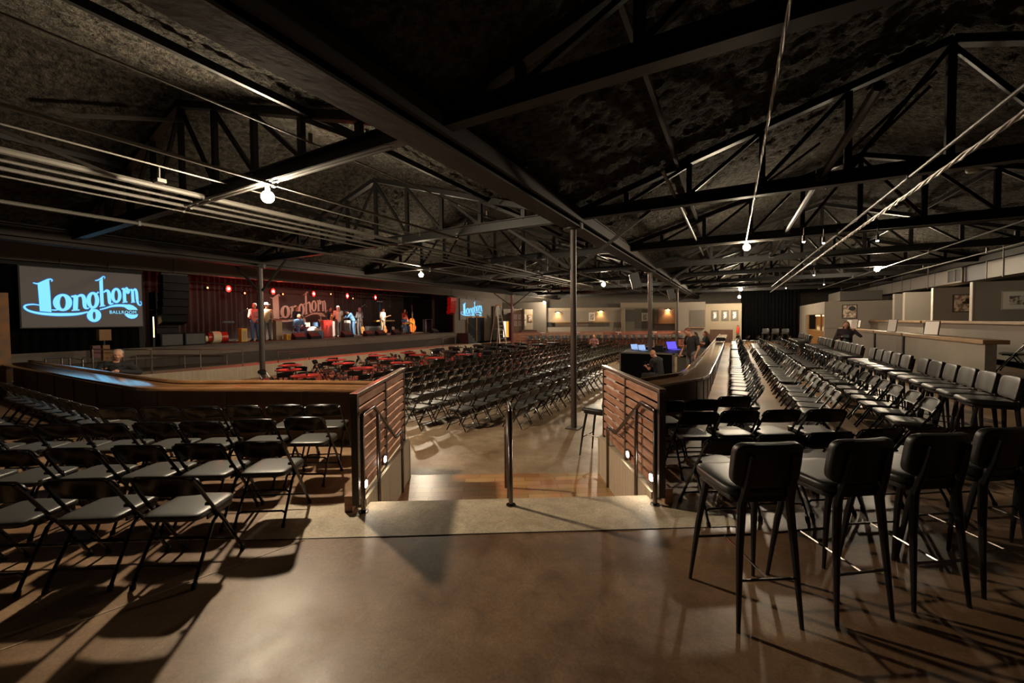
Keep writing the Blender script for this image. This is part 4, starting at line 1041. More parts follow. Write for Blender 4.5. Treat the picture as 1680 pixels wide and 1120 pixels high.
# ---------------------------------------------------------------- stage lighting
tr = thing('lighting_truss', 'lighting pipe with hanging lamps over the stage front', 'truss', (-19.7,0,3.45))
MB().cyl((0,7.5,0),(0,22,0), .03, n=8).cyl((0,7.5,.3),(0,22,.3), .03, n=8).build('chord', M['steel'], tr)
m = MB()
for i in range(24): m.cyl((0,7.5+.6*i,.3*(i%2)),(0,8.1+.6*i,.3*((i+1)%2)),.012,n=6)
m.build('lacing', M['steel'], tr)
for y in (8,13,18,21.5): MB().cyl((0,y,.3),(0,y,1.6),.012).build('hanger', M['steel'], tr)
for k, y in enumerate((9.4,11.36,13.5,15.62,17.7)):
    t = thing('stage_lamp', 'glaring red stage lamp, %s from the left' % nth(k), 'stage light', (-19.55,y,3.23), R(-65))
    MB().cyl((0,.05,0),(0,-.10,0),.145,.12,n=16).build('can', M['black'], t, smooth=True)
    MB().cyl((0,.07,0),(0,.05,0),.048,n=16).build('lens', M['redlamp'], t); MB().cyl((0,.06,0),(0,.048,0),.14,n=20).build('lens_halo', M['redlamp_halo'], t)  # wide glowing disc added as the red halo round the lens
    MB().tube([(-.12,-.02,0),(-.12,-.02,.12),(0,-.02,.16),(.12,-.02,.12),(.12,-.02,0)],.01,6).build('yoke', M['black'], t)
for k, (y, z, c) in enumerate(((8.75,3.25,'smallred'),(10.25,3.10,'smallred'),(12.05,3.15,'smallred'),(16.3,3.12,'smallred'),(14.8,3.3,'smallred'))):
    t = thing('stage_lamp', 'dim amber stage lamp between the glaring red ones, %s from the left' % nth(k), 'stage light', (-19.9,y,z), R(-65))
    MB().cyl((0,.05,0),(0,-.08,0),.06,.06,n=12).build('can', M['black'], t, smooth=True); MB().cyl((0,.06,0),(0,.05,0),.035,n=12).build('lens', M[c], t)
# ---------------------------------------------------------------- loudspeakers
def line_array(loc, rz, n, lab, m='blackplastic', lean=.06, wd=.8):
    t = thing('line_array_speaker', lab, 'speaker', loc, rz)
    for k in range(n):
        a = -.02 - lean*k; Mx = Matrix.Rotation(a,3,'X'); z = -.3*k; y = .5*lean*.3*k*k*.9
        MB().box((0,y,z),(wd,.45,.28),Mx).build('cabinet', M[m], t, bevel=.01)
    MB().bx((-.4,-.1,.15),(.4,.1,.22)).build('flying_frame', M['steel'], t)
    MB().cyl((0,0,.2),(0,0,.9),.012).build('chain', M['steel'], t)
line_array((-18.2,6.95,3.35), R(90), 6, 'dark hanging line array speaker at the left stage edge')
line_array((-18.05,23.6,3.3), R(75), 4, 'red lit curved line array speaker at the right stage edge', 'red', .09, .5)  # red stage light on the cabinets is put in as their colour
for k, (y, w_) in enumerate(((6.6,.70),(7.34,.70))):
    t = thing('subwoofer', 'black subwoofer cabinet on the left stage corner, %s one' % ('left','right')[k], 'speaker', (-18.75,y,.87), R(90))
    MB().bx((0,-.3,0),(w_,.3,.48)).build('cabinet', M['blackplastic'], t, bevel=.01); MB().bx((.04,-.31,.04),(w_-.04,-.3,.44)).build('grille', M['darkgrey'], t)
t = thing('speaker_stack', 'tall dark speaker stack behind the left subwoofers', 'speaker', (-19.8,7.2,.87), R(90))
for k in range(3): MB().bx((-.35,-.3,.7*k),(.35,.3,.7*k+.68)).build('cabinet', M['blackplastic'], t, bevel=.01)
pl = thing('floor_torch_light', 'thin warm vertical stripe light beside the speaker stack', 'light', (-18.6,6.45,.87)); MB().bx((-.02,-.03,0),(.02,.03,1.15)).build('body', M['black'], pl); MB().bx((.02,-.015,.35),(.025,.015,1.1)).build('strip', M['barglow'], pl)
for k, y in enumerate((12.1,12.9,14.9,16.4,17.3,18.6,22.3)):
    t = thing('monitor_wedge', 'black floor monitor wedge at the stage front, %s from the left' % nth(k), 'speaker', (-18.65,y,.87), R(90))
    MB().add([(-.3,.2,0),(.3,.2,0),(.3,-.2,0),(-.3,-.2,0),(-.3,.12,.34),(.3,.12,.34),(.3,-.2,.12),(-.3,-.2,.12)][0:8],[(0,3,2,1),(0,1,5,4),(4,5,6,7),(2,3,7,6),(1,2,6,5),(3,0,4,7)]).build('cabinet', M['blackplastic'], t, bevel=.008)
    MB().add([(-.26,.1,.335),(.26,.1,.335),(.26,-.17,.145),(-.26,-.17,.145)],[(0,1,2,3)]).build('grille', M['darkgrey'], t)
# ---------------------------------------------------------------- instruments
dk = thing('drum_kit', 'drum kit with cream bass drum head and cymbals in front of the lettered backdrop', 'drum kit', (-21.0,14.4,.87), R(70))
MB().cyl((0,-.2,.30),(0,.22,.30),.30,n=28).build('bass_drum', M['red'], dk, smooth=True)
MB().cyl((0,-.205,.30),(0,-.215,.30),.28,n=28).build('bass_drum_head', M['drumhead'], dk, smooth=True)
MB().lathe([(.31,-.01),(.31,.01)]).xf(Matrix.Translation((0,-.21,.30)) @ Matrix.Rotation(PI/2,4,'X')).build('bass_drum_hoop', M['white'], dk)
for x, y, z, r in ((-.25,.0,.72,.16),(.2,.0,.72,.15),(.6,.2,.45,.20),(-.65,.15,.55,.18)):
    MB().cyl((x,y,z-.12),(x,y,z+.12),r,n=20).build('tom_drum', M['white'] if x < 0 else M['bluebright'], dk, smooth=True); MB().cyl((x,y,0),(x,y,z-.12),.015).build('drum_stand', M['chrome'], dk)
for x, y, z in ((-.9,.2,1.25),(.9,.3,1.35),(-.4,.5,1.3),(.5,-.1,1.15)):
    MB().lathe([(.22,0),(.05,.03),(.01,.04)],(x,y,z),24).build('cymbal', M['brass'], dk, smooth=True); MB().cyl((x,y,0),(x,y,z+.03),.012).build('cymbal_stand', M['chrome'], dk)
def amp(loc, w_, h_, lab, m='blackplastic', g='darkgrey', rz=R(90), trim=None):
    t = thing('guitar_amplifier', lab, 'amplifier', loc, rz)
    MB().bx((-w_/2,-.15,0),(w_/2,.15,h_)).build('cabinet', M[m], t, bevel=.015); MB().bx((-w_/2+.05,-.16,.05),(w_/2-.05,-.15,h_*.8)).build('grille', M[g], t)
    if trim: MB().bx((-w_/2,-.165,0),(-w_/2+.02,-.155,h_)).bx((w_/2-.02,-.165,0),(w_/2,-.155,h_)).bx((-w_/2,-.165,h_-.02),(w_/2,-.155,h_)).bx((-w_/2,-.165,0),(w_/2,-.155,.02)).build('edge_trim', M[trim], t)
    return t
amp((-20.2,14.75,.87), .55, .95, 'red cooler sized amplifier case beside the drum kit', 'red', 'red')
amp((-20.6,15.75,.87), .4, .9, 'white and black amplifier beside the red case', 'white', 'darkgrey')
amp((-20.4,16.2,.87), .35, .8, 'grey amplifier head just right of the white amplifier', 'grey', 'darkgrey')
amp((-21.6,17.6,.87), .9, .95, 'cream flight case behind the man in dark clothes', 'whitecloth', 'grey')
amp((-20.6,18.5,.87), 1.1, .55, 'low dark road case right of the stage centre', 'darkgrey', 'black')
amp((-20.2,23.35,.87), .7, 1.0, 'tall black amplifier with pale edge trim at the right of the stage', 'blackplastic', 'darkgrey', trim='white')
amp((-19.4,9.9,.87), .25, .6, 'narrow yellow amplifier beside the man in the pink shirt', 'yellow', 'tan')
amp((-19.0,11.75,.87), .3, .28, 'small yellow bucket shaped box on the stage front', 'yellow', 'amber')
amp((-19.1,13.25,.87), .8, .42, 'low grey amplifier with a blue badge on the stage front', 'grey', 'blue')
tb = thing('side_table', 'narrow stand with red cloth top at the stage left centre', 'table', (-19.6,11.6,.87)); MB().bx((-.35,-.35,.95),(.35,.35,1.0)).build('table_top', M['red'], tb); MB().bx((-.15,-.15,0),(.15,.15,.95)).build('pedestal', M['tan'], tb)
def guitar(loc, rz, lab, m='amber', s=1.0, tilt=-.2, bass=False):
    t = thing('double_bass' if bass else 'guitar', lab, 'double bass' if bass else 'guitar', loc, rz)
    Mx = Matrix.Rotation(tilt,4,'X') @ Matrix.Scale(s,4)
    b = MB(); n = 28; pr = []
    for i in range(n):
        a = 2*PI*i/n; z = .30 - .30*math.cos(a); wv = .17*(math.sin(a))*(1.05 if z < .3 else .82); wv *= (1-.28*math.exp(-((z-.34)/.07)**2)); pr.append((wv, z))
    vs = [(x,-.045,z) for x,z in pr]+[(x,.045,z) for x,z in pr]
    b.add(vs, [tuple(range(n)),tuple(range(n,2*n))[::-1]]+[(i,(i+1)%n,n+(i+1)%n,n+i) for i in range(n)])
    b.xf(Mx).build('body', M[m], t, bevel=.004)
    MB().bx((-.02,-.06,.5),(.02,-.03,1.0)).xf(Mx).build('neck', M['panelwood'], t); MB().bx((-.03,-.05,1.0),(.03,-.025,1.14)).xf(Mx).build('headstock', M['panelwood'], t)
    MB().cyl((0,-.046,.36),(0,-.05,.36),.045,n=16).xf(Mx).build('sound_hole' if not bass else 'bridge', M['black'], t)
    return t
guitar((-20.9,22.45,.90), R(75), 'orange double bass standing upright at the right of the stage', 'orange', 1.75, -.03, True)
guitar((-20.0,14.5-.35,.92), R(80), 'cream electric guitar on a stand before the drum kit', 'whitecloth', .8)
guitar((-20.5,18.0-.4,.92), R(80), 'amber acoustic guitar on a stand behind the long haired man', 'amber', .85)
guitar((-21.3,20.2,.92), R(80), 'orange guitar leaning on a stand right of the man in pale trousers', 'orange', .9)
guitar((-21.2,20.9,.92), R(80), 'white electric guitar on a stand beside the seated steel guitarist', 'white', .75)
dr2 = thing('tom_drum', 'pale and red drums lying on their side at the left of the stage', 'drum', (-19.3,8.75,1.12), R(90))
MB().cyl((-.5,0,-.05),(-.3,0,-.05),.14,n=18).cyl((-.15,0,0),(.15,0,0),.25,n=24).build('shell', M['drumhead'], dr2, smooth=True); MB().cyl((-.3,.02,0),(-.15,.02,0),.2,n=20).cyl((.17,0,0),(.42,0,0),.22,n=20).build('red_shell', M['red'], dr2, smooth=True)
def stand(loc, h, lab, boom=True):
    t = thing('microphone_stand', lab, 'microphone stand', loc)
    MB().cyl((0,0,.02),(0,0,h),.012).build('pole', M['blackmetal'], t)
    for k in range(3): a = k*2.09; MB().cyl((0,0,.12),(math.cos(a)*.3,math.sin(a)*.3,.01),.01,n=6).build('leg', M['blackmetal'], t)
    if boom: MB().cyl((0,0,h),(.2,.25,h+.2),.009,n=6).build('boom', M['blackmetal'], t)
    MB().ball((.2,.25,h+.2) if boom else (0,0,h+.02),.035).build('microphone', M['pipe'], t, smooth=True)
for x, y, h, lab in ((-20,10.1,1.3,'microphone stand with slanting boom beside the yellow amplifier'),(-20,16.9,1.7,'tall microphone stand at the stage centre'),(-20,18.9,1.65,'microphone stand in front of the man in pale trousers'),(-20.2,17.2,1.6,'microphone stand between the two crouching musicians'),(-21,21.6,1.3,'microphone stand at the steel guitar')): stand((x,y,.87), h, lab)
ms = thing('music_stand', 'black music stand beside the loose drums', 'music stand', (-20,9.6,.87)); MB().cyl((0,0,0),(0,0,.85),.012).build('pole', M['blackmetal'], ms); MB().bx((-.03,-.25,.85),(.03,.25,.93)).build('desk', M['blackmetal'], ms)
kb = thing('keyboard', 'long pale keyboard on a stand behind the man in pale trousers', 'keyboard', (-21.8,20.6,.87), R(85))
MB().bx((-.8,-.15,.85),(.8,.15,.95)).build('body', M['yellow'], kb); MB().bx((-.75,-.16,.9),(.75,-.15,.94)).build('keys', M['white'], kb); MB().bar((-.5,0,0),(.4,0,.85),.04,.04).bar((.5,0,0),(-.4,0,.85),.04,.04).build('stand', M['blackmetal'], kb)
sg = thing('pedal_steel_guitar', 'cream pedal steel guitar on thin legs before the seated player', 'steel guitar', (-20.15,21.3,.87), R(85))
MB().bx((-.45,-.12,.66),(.45,.12,.76)).build('body', M['yellow'], sg)
for x in (-.42,.42):
    for y in (-.1,.1): MB().cyl((x,y,0),(x,y,.66),.012).build('leg', M['chrome'], sg)
bl = thing('lit_banner_pole', 'tall thin blue lit pole behind the keyboard', 'pole', (-22.9,21.2,.87)); MB().bx((-.03,-.04,0),(.03,.04,2.3)).build('pole', M['bluebright'], bl); MB().bx((-.04,-.25,2.3),(.04,.25,2.36)).build('cross_bar', M['whitecloth'], bl)
# little speaker post under left screen, step unit with door at right
t = thing('speaker_box', 'wooden boxed speaker on a pole under the left screen', 'speaker', (-17.6,4.85,.55)); MB().bx((-.12,-.14,.65),(.12,.14,1.0)).build('upper_box', M['cabinetwood'], t); MB().bx((-.12,-.30,.1),(.12,-.12,.5)).build('lower_box', M['purple'], t); MB().bx((-.1,-.06,.0),(.1,.1,.5)).build('middle_box', M['cabinetwood'], t); MB().bx((-.02,-.02,-.45),(.02,.02,.65)).build('pole', M['black'], t)
struct(MB().bx((-18.33,25.9,0),(-18.25,28.3,2.0)).build('door_1', M['glass']), 'dark glazed double door under the small screen', 'door')
t = MB()
for y in (25.8,27.07,28.3): t.bx((-18.3,y-.05,0),(-18.2,y+.05,2.05))
t.bx((-18.3,25.8,1.98),(-18.2,28.3,2.1)); struct(t.build('trim_5', M['cabinetwood']), 'brown door frame under the small screen', 'door frame')
hs = thing('stage_steps', 'dark steps with handrail at the right end of the stage', 'stairs', (-18.2,24.4,0)); 
for k in range(4): MB().bx((-.0,.3*k,0),(1.0,.3*k+.3,.8-.2*k)).build('step', M['black'], hs)
MB().tube([(1.0,0,1.6),(1.0,1.4,.8)],.02).cyl((1.0,0,0),(1.0,0,1.6),.02).cyl((1.0,1.4,0),(1.0,1.4,.8),.02).build('handrail', M['steel'], hs)
struct(MB().bx((-18.3,31.5,-.5),(-14.0,31.65,3.3)).build('wall_corner', M['taupe_d']), 'dark wall behind the ladder', 'wall')
struct(MB().bx((-18.2,29.6,0),(-17.9,30.6,3.0)).build('wall_pier', M['taupe']), 'pale pier right of the small screen', 'wall')
lp = picture((-16.0,28.0,1.02), R(30), .52, 1.35, 'tall glowing white and yellow poster behind the ladder', 'frame', 0, 'poster_w', fw=.04, name='lit_poster')
MB().bx((.0,-.02,-.63),(.22,-.017,.63)).build('yellow_area', M['poster_y'], lp); MB().cyl((0,.02,-1.5),(0,.02,-.6),.03).build('stand', M['black'], lp); MB().bar((-.2,-.022,-.6),(.1,-.022,-.35),.004,.04,(0,1,0)).bar((-.2,-.022,-.5),(.15,-.022,-.1),.004,.03,(0,1,0)).build('dark_stripes', M['frame'], lp)
ld = thing('step_ladder', 'tall aluminium step ladder standing left of the maroon post', 'ladder', (-15.1,25.3,-.5), R(62))
for s in (-1,1):
    MB().bar((s*.30,-.75,0),(s*.14,-.05,3.35),.05,.08).build('front_rail', M['alu'], ld); MB().bar((s*.32,.8,0),(s*.15,.05,3.3),.04,.05).build('rear_rail', M['alu'], ld)
for k in range(10): q = (k+1)/11; MB().bx((-.30+.15*q,-.79+.7*q,3.35*q-.01),(.30-.15*q,-.69+.7*q,3.35*q+.015)).build('tread', M['alu'], ld)
MB().bx((-.17,-.1,3.3),(.17,.1,3.38)).build('top_cap', M['orange'], ld); MB().bx((-.25,-.3,1.6),(.25,.35,1.62)).build('spreader', M['alu'], ld)
# weathered pillar at the extreme left, end of the counter
pi = thing('weathered_pillar', 'rust stained plaster pillar at the left end of the long counter', 'pillar', (-15.6,2.3,0)); MB().bx((-.6,-.6,0),(.30,.27,2.5)).build('shaft', mat('rusty_plaster',(.13,.10,.07),.8,var=(1.5,(.30,.13,.05),.12)), pi); MB().bx((-.65,-.65,0),(.35,.05,.75)).build('plinth', M['panelwood'], pi)
# ---------------------------------------------------------------- sound desk
fd_ = thing('sound_desk', 'sound desk hidden by a pleated black skirt', 'desk', (-3.72,15.45,-.5))
MB().bx((0,0,.95),(3.0,3.2,1.0)).build('desk_top', M['blackplastic'], fd_)
def skirt(a, b, h): 
    n = int((Vector(b)-Vector(a)).length/.03); d = (Vector(b)-Vector(a)); nr = Vector((d.y,-d.x)).normalized(); vs = []
    for i in range(n+1):
        p = Vector(a)+d*i/n+nr*(.02*math.sin(i*.9)); vs += [(p.x,p.y,.02),(p.x,p.y,h)]
    m = MB().add(vs,[(2*i,2*i+2,2*i+3,2*i+1) for i in range(n)]); return m
sk = skirt((0,-.03),(1.85,-.03),.95); q = skirt((-.03,3.2),(-.03,0),.95); sk.add(q.v,q.f); sk.build('skirt', M['curtain'], fd_, smooth=True)
MB().bx((-.04,-.06,0),(0,-.0,1.0)).bx((1.86,-.06,0),(1.93,-.0,1.0)).bx((2.95,-.06,0),(3.0,0,1.0)).bx((-.04,-.06,.95),(3.0,-.02,1.01)).build('frame', M['taupe_d'], fd_)
MB().bx((2.0,.1,.1),(2.5,.6,.85)).build('equipment_case', M['taupe'], fd_)
def laptop(loc, rz, lab, m):
    t = thing('laptop', lab, 'laptop', loc, rz); t.scale = (1.35,)*3 if 'violet' in lab else (.95,)*3; Mx = Matrix.Rotation(R(-20),3,'X')
    MB().bx((-.18,-.12,0),(.18,.12,.02)).build('base', M['darkgrey'], t); MB().box((0,.16,.14),(.36,.015,.25),Mx).build('lid', M['darkgrey'], t); MB().box((0,.150,.14),(.33,.01,.22),Mx).build('display', M[m], t); MB().bx((-.15,-.09,.02),(.15,.06,.023)).build('keyboard', M[m], t)
laptop((-1.95,17.0,.5), R(48), 'laptop with glowing violet screen on the sound desk', 'laptop')
laptop((-3.35,16.5,.5), R(48), 'mixing console screen glowing pale blue at the left of the sound desk', 'monitor')
laptop((-3.0,16.2,.5), R(48), 'small tablet with blue white light beside the console screen', 'monitor')
mixer = thing('mixing_console', 'low dark mixing console on the sound desk', 'mixer', (-2.6,17.2,.5)); MB().bx((-.6,-.3,0),(.3,.3,.10)).build('body', M['blackplastic'], mixer, bevel=.01); MB().bx((-.55,-.25,.1),(.25,.2,.105)).build('fader_panel', M['grey'], mixer)
tag(MB().bx((-2.6,16.15,.5),(-2.3,16.4,.72)).build('equipment_box', M['blackplastic'], bevel=.01), 'small black box between the console and the violet laptop', 'box')
tag(MB().bx((-.55,18.0,.84),(-.2,18.5,.98)).build('equipment_bag', M['blackcloth'], bevel=.03), 'dark bag lying on the far end of the right counter', 'bag')

for k, (y, ty) in enumerate(((8.75,10.6),(10.25,11.5),(12.05,13.0),(14.8,15.0),(16.3,17.2),(19.6,19.6),(21.4,22.3))):
    ld_ = bpy.data.lights.new('stage_wash', 'SPOT'); ld_.energy = 230; ld_.color = (1,.80,.62); ld_.spot_size = R(42); ld_.spot_blend = .6; ld_.shadow_soft_size = .05
    o = bpy.data.objects.new('stage_wash', ld_); COL.objects.link(o); o.location = (-18.9,y,3.35)
    o.rotation_euler = (Vector((-20.6,ty,1.6)) - o.location).to_track_quat('-Z','Y').to_euler()

for k, y in enumerate((9.4,11.36,13.5,15.62,17.7)):  # spots added behind the red lamps for drape wash and lens glow
    ld_ = bpy.data.lights.new('added_red_glow', 'SPOT'); ld_.energy = 11; ld_.color = (1,.03,.03); ld_.spot_size = R(95); ld_.spot_blend = .8; ld_.shadow_soft_size = .06
    o = bpy.data.objects.new('added_red_glow', ld_); COL.objects.link(o); o.location = (-19.75,y,3.3)
    o.rotation_euler = (Vector((-23.4,y,2.9)) - o.location).to_track_quat('-Z','Y').to_euler()
# ---------------------------------------------------------------- people (one remeshed surface each, clothing as separate shells)
def fuse(parts, name, m, parent, vox=.014, smooth=6):
    """parts: ('c', p0, p1, r0, r1) tapered capsule or ('b', centre, (rx,ry,rz))"""
    b = MB()
    for p in parts:
        if p[0] == 'c':
            a, c = Vector(p[1]), Vector(p[2]); n = 5
            b.cyl(a, c, p[3], p[4], n=12); b.ball(a, p[3], 12, 8); b.ball(c, p[4], 12, 8)
        else: b.ball(p[1], p[2], 16, 12)
    me = b.mesh('tmp'); o = bpy.data.objects.new('tmp', me); COL.objects.link(o)
    r = o.modifiers.new('r','REMESH'); r.mode = 'VOXEL'; r.voxel_size = vox
    s = o.modifiers.new('s','SMOOTH'); s.iterations = smooth; s.factor = .5
    bpy.context.view_layer.update()
    me2 = bpy.data.meshes.new_from_object(o.evaluated_get(bpy.context.evaluated_depsgraph_get())); bpy.data.objects.remove(o)
    me2.name = name; me2.materials.clear(); me2.materials.append(m)
    for f in me2.polygons: f.use_smooth = True
    q = bpy.data.objects.new(name, me2); COL.objects.link(q)
    if parent is not None: q.parent = parent
    return q
def person(label, loc, rz, skin='skin', top='grey', legs='blue', hair='hair_brown', hairlen=.0, sleeve='short', pose=None, s=1.0, hat=None, vox=.016, face=False, coat=None, fat=1.0, beard=None):
    J = dict(head=(0,.03,1.63), neck=(0,0,1.47), chest=(0,.01,1.28), waist=(0,.0,1.05), hip=(0,0,.95),
             sL=(-.19,0,1.42), eL=(-.25,.02,1.13), hL=(-.23,.14,.90), sR=(.19,0,1.42), eR=(.25,.02,1.13), hR=(.23,.14,.90),
             pL=(-.09,0,.93), kL=(-.11,.04,.50), aL=(-.12,0,.08), pR=(.09,0,.93), kR=(.11,.04,.50), aR=(.12,0,.08))
    if pose: J.update(pose)
    J = {k: Vector(v) for k, v in J.items()}
    t = thing('person', label, 'person', loc, rz); t.scale = (s,s,s)
    H = J['head']; tilt = (H - J['neck']).normalized()
    f = Vector((0,1,0)); f = (f - tilt*f.dot(tilt)).normalized(); side = f.cross(tilt)
    if 'look' in J: f = J['look'].normalized(); side = f.cross(tilt).normalized()
    P = [('b', H+tilt*.02, (.078,.095,.11)), ('b', H-tilt*.055+f*.02, (.055,.065,.065)), ('c', J['neck']-tilt*.03, H-tilt*.06, .058,.052),
         ('c', H+f*.085-tilt*.005, H+f*.105-tilt*.035, .010,.016), ('b', H+f*.078-tilt*.078,(.024,.014,.009)),
         ('b', H+side*.08-tilt*.01,(.014,.022,.034)), ('b', H-side*.08-tilt*.01,(.014,.022,.034)),
         ('c', J['chest'], J['waist'], .13*fat,.12*fat), ('c', J['waist'], J['hip'], .12*fat,.13*fat), ('c', J['sL'], J['sR'], .06,.06), ('c', J['neck'], J['chest'], .06,.12*fat)]
    for q in 'LR':
        S_, E_, W_ = J['s'+q], J['e'+q], J['h'+q]; d = (W_-E_).normalized(); wr_ = W_ - d*.085
        P += [('c', S_, E_, .048,.038), ('c', E_, wr_, .036,.024), ('c', wr_, W_-d*.02, .026,.034)]
        n = d.cross(Vector((0,0,1))); n = n.normalized() if n.length > .1 else Vector((1,0,0)); c = n.cross(d)
        for k, (o_, l_) in enumerate(((-.028,.060),(-.010,.078),(.010,.072),(.028,.055))):
            b0 = W_ + n*o_; b1 = b0 + d*l_*.55 - c*.008; b2 = b1 + d*l_*.40 - c*.022
            P += [('c', b0-d*.02, b1, .0105,.0095), ('c', b1, b2, .0095,.008)]
        P += [('c', W_-d*.05+n*.025*(1 if q=='L' else -1), W_-d*.01+n*.055*(1 if q=='L' else -1)-c*.015, .013,.010)]
        P += [('c', J['p'+q], J['k'+q], .08,.055), ('c', J['k'+q], J['a'+q], .05,.035)]
    fuse(P, 'body', M[skin], t, vox*.8)
    T = [('c', J['chest']+Vector((0,0,.04)), J['waist'], .155*fat,.145*fat), ('c', J['waist'], J['hip']+Vector((0,0,.0)), .145*fat,.150*fat), ('c', J['sL'], J['sR'], .078,.078), ('b', J['chest']+Vector((0,.0,.06)), (.19*fat,.13*fat,.15)), ('c', J['neck']-Vector((0,0,.03)), J['chest'], .075,.13)]
    for q in 'LR':
        S_, E_, W_ = J['s'+q], J['e'+q], J['h'+q]
        if sleeve == 'long': T += [('c', S_, E_, .068,.052), ('c', E_, W_-(W_-E_).normalized()*.09, .052,.040)]
        else: T += [('c', S_, S_.lerp(E_,.62), .070,.060)]
    fuse(T, 'coat' if coat else 'shirt', M[coat or top], t, vox)
    if coat: fuse([('c', J['chest']+Vector((0,.07,.05)), J['hip']+Vector((0,.07,0)), .10,.12)], 'shirt', M[top], t, vox)
    G = [('c', J['pL'], J['pR'], .12*fat,.12*fat), ('c', J['hip'], J['waist'].lerp(J['hip'],.6), .14*fat,.13*fat)]
    for q in 'LR': G += [('c', J['p'+q], J['k'+q], .098,.074), ('c', J['k'+q], J['a'+q]+Vector((0,0,.02)), .072,.062)]
    fuse(G, 'trousers', M[legs], t, vox)
    for q in 'LR':
        a = J['a'+q]; MB().pad((a.x, a.y+.07, a.z-.03),(.095,.27,.10),.5,5).build('shoe', M['shoe'], t, smooth=True)
    if hair:
        h = [('b', H+tilt*.052-f*.026,(.086,.088,.082)), ('b', H-f*.045+tilt*.0,(.080,.066,.088))]
        if hairlen: h += [('c', H-f*.05+side*.055, H-f*.05+side*.07-tilt*hairlen, .045,.035), ('c', H-f*.05-side*.055, H-f*.05-side*.07-tilt*hairlen, .045,.035), ('c', H-f*.06, H-f*.07-tilt*hairlen, .07,.05)]
        fuse(h, 'hair', M[hair], t, .012)
    if beard: fuse([('b', H+f*.045-tilt*.09,(.055,.045,.04))], 'beard', M[beard], t, .012)
    if hat == 'cowboy':
        Mh = Matrix.Translation(H+tilt*.08) @ Matrix.Rotation(-.1,4,'X'); MB().lathe([(.19,.01),(.18,0),(.09,.005),(.085,.07),(.06,.11),(.0,.10)], n=20).xf(Mh).build('cowboy_hat', M['whitecloth'], t, smooth=True)
    if hat == 'cap':
        fuse([('b', H+tilt*.06-f*.01,(.095,.105,.07)), ('b', H+tilt*.05+f*.12,(.07,.07,.012))], 'cap', M['bluebright'], t, .012)
    if face:
        for k in (-1,1):
            MB().ball(H+f*.086+side*.032*k+tilt*.012, (.012,.008,.007), 10, 6).build('eye', M['black'], t, smooth=True)
        MB().ball(H+f*.086-tilt*.078, (.022,.008,.004), 10, 6).build('lips', M['purple'], t, smooth=True)
    return t
FACE = math.atan2(18.3,-14) # unused heading helper
aud = -PI/2   # facing the audience (+x)
person('person in a pink checked shirt with guitar, at the far left of the band', (-19.4,10.45,.87), aud-.9, top='pink', legs='blue', hair='hair_grey', pose=dict(hL=(-.2,.30,1.15),hR=(.12,.26,1.08)), sleeve='long')
person('person in a pale cowboy hat and tan shirt beside the steel post', (-19.5,11.05,.87), aud-.7, top='tan', legs='grey', hat='cowboy', pose=dict(hR=(.25,.2,1.0)), sleeve='long')
person('person seated with a red guitar in front of the drum kit', (-19.7,12.75,.87), aud-.2, top='bluebright', legs='blue', hair='hair_blond', sleeve='long',
       pose=dict(head=(0,.12,1.14),neck=(0,.06,.99),chest=(0,.05,.84),waist=(0,0,.6),hip=(0,-.02,.5),sL=(-.18,.05,.93),sR=(.18,.05,.93),eL=(-.28,.1,.66),eR=(.28,.1,.68),hL=(-.22,.34,.72),hR=(.05,.3,.66),pL=(-.1,0,.48),pR=(.1,0,.48),kL=(-.18,.42,.48),kR=(.18,.42,.48),aL=(-.18,.45,.08),aR=(.18,.45,.08)))
person('person in dark clothes and dark cap behind the drums', (-22.2,14.3,.87), aud, top='navy', legs='navy', hair='hair_dark', sleeve='long', pose=dict(hL=(-.2,.35,1.1),hR=(.2,.35,1.1)))
person('person in a navy jacket over a yellow shirt near the backdrop edge', (-21.9,16.25,.87), aud+.2, top='yellow', legs='blue', coat='navy', hair='hair_dark', sleeve='long', pose=dict(hL=(-.3,.1,.95),hR=(.28,.12,.97)))
person('person with long white hair and white shirt turned away, holding a guitar', (-19.3,14.85,.87), PI/2-.3, top='whitecloth', legs='grey', hair='hair_grey', hairlen=.2, sleeve='short', fat=1.05, pose=dict(hL=(-.25,.30,1.2),hR=(.1,.28,1.05)))
person('person in a blue cap, blue and white top and jeans bending forward', (-20.6,16.9,.87), PI-.3, top='bluebright', legs='bluebright', hair='hair_brown', hat='cap', sleeve='long',
       pose=dict(head=(0,.36,1.46),neck=(0,.25,1.36),chest=(0,.17,1.2),waist=(0,.03,1.02),sL=(-.18,.22,1.33),sR=(.18,.22,1.33),eL=(-.2,.42,1.12),eR=(.2,.42,1.12),hL=(-.12,.62,1.05),hR=(.1,.62,1.05)))
person('person in dark grey clothes with grey hair facing the backdrop', (-21.0,17.75,.87), PI/2, top='grey', legs='grey', hair='hair_grey', sleeve='long', pose=dict(hL=(-.2,.35,1.2),hR=(.2,.35,1.2)))
person('person in pale trousers and a light shirt holding a bass', (-20.6,19.3,.87), aud+.1, top='whitecloth', legs='khaki', hair='hair_red', sleeve='short', pose=dict(head=(.0,.07,1.62),hL=(-.35,.35,1.25),hR=(.08,.28,1.05)))
person('person in a blue shirt seated at the steel guitar', (-20.6,21.25,.87), aud, top='blue', legs='bluebright', hair='hair_brown', sleeve='long',
       pose=dict(head=(0,.14,1.12),neck=(0,.08,.98),chest=(0,.05,.84),waist=(0,0,.6),hip=(0,-.02,.5),sL=(-.18,.07,.93),sR=(.18,.07,.93),eL=(-.25,.2,.72),eR=(.25,.2,.72),hL=(-.15,.42,.82),hR=(.15,.42,.82),pL=(-.1,0,.48),pR=(.1,0,.48),kL=(-.14,.42,.48),kR=(.14,.42,.48),aL=(-.14,.45,.08),aR=(.14,.45,.08)))
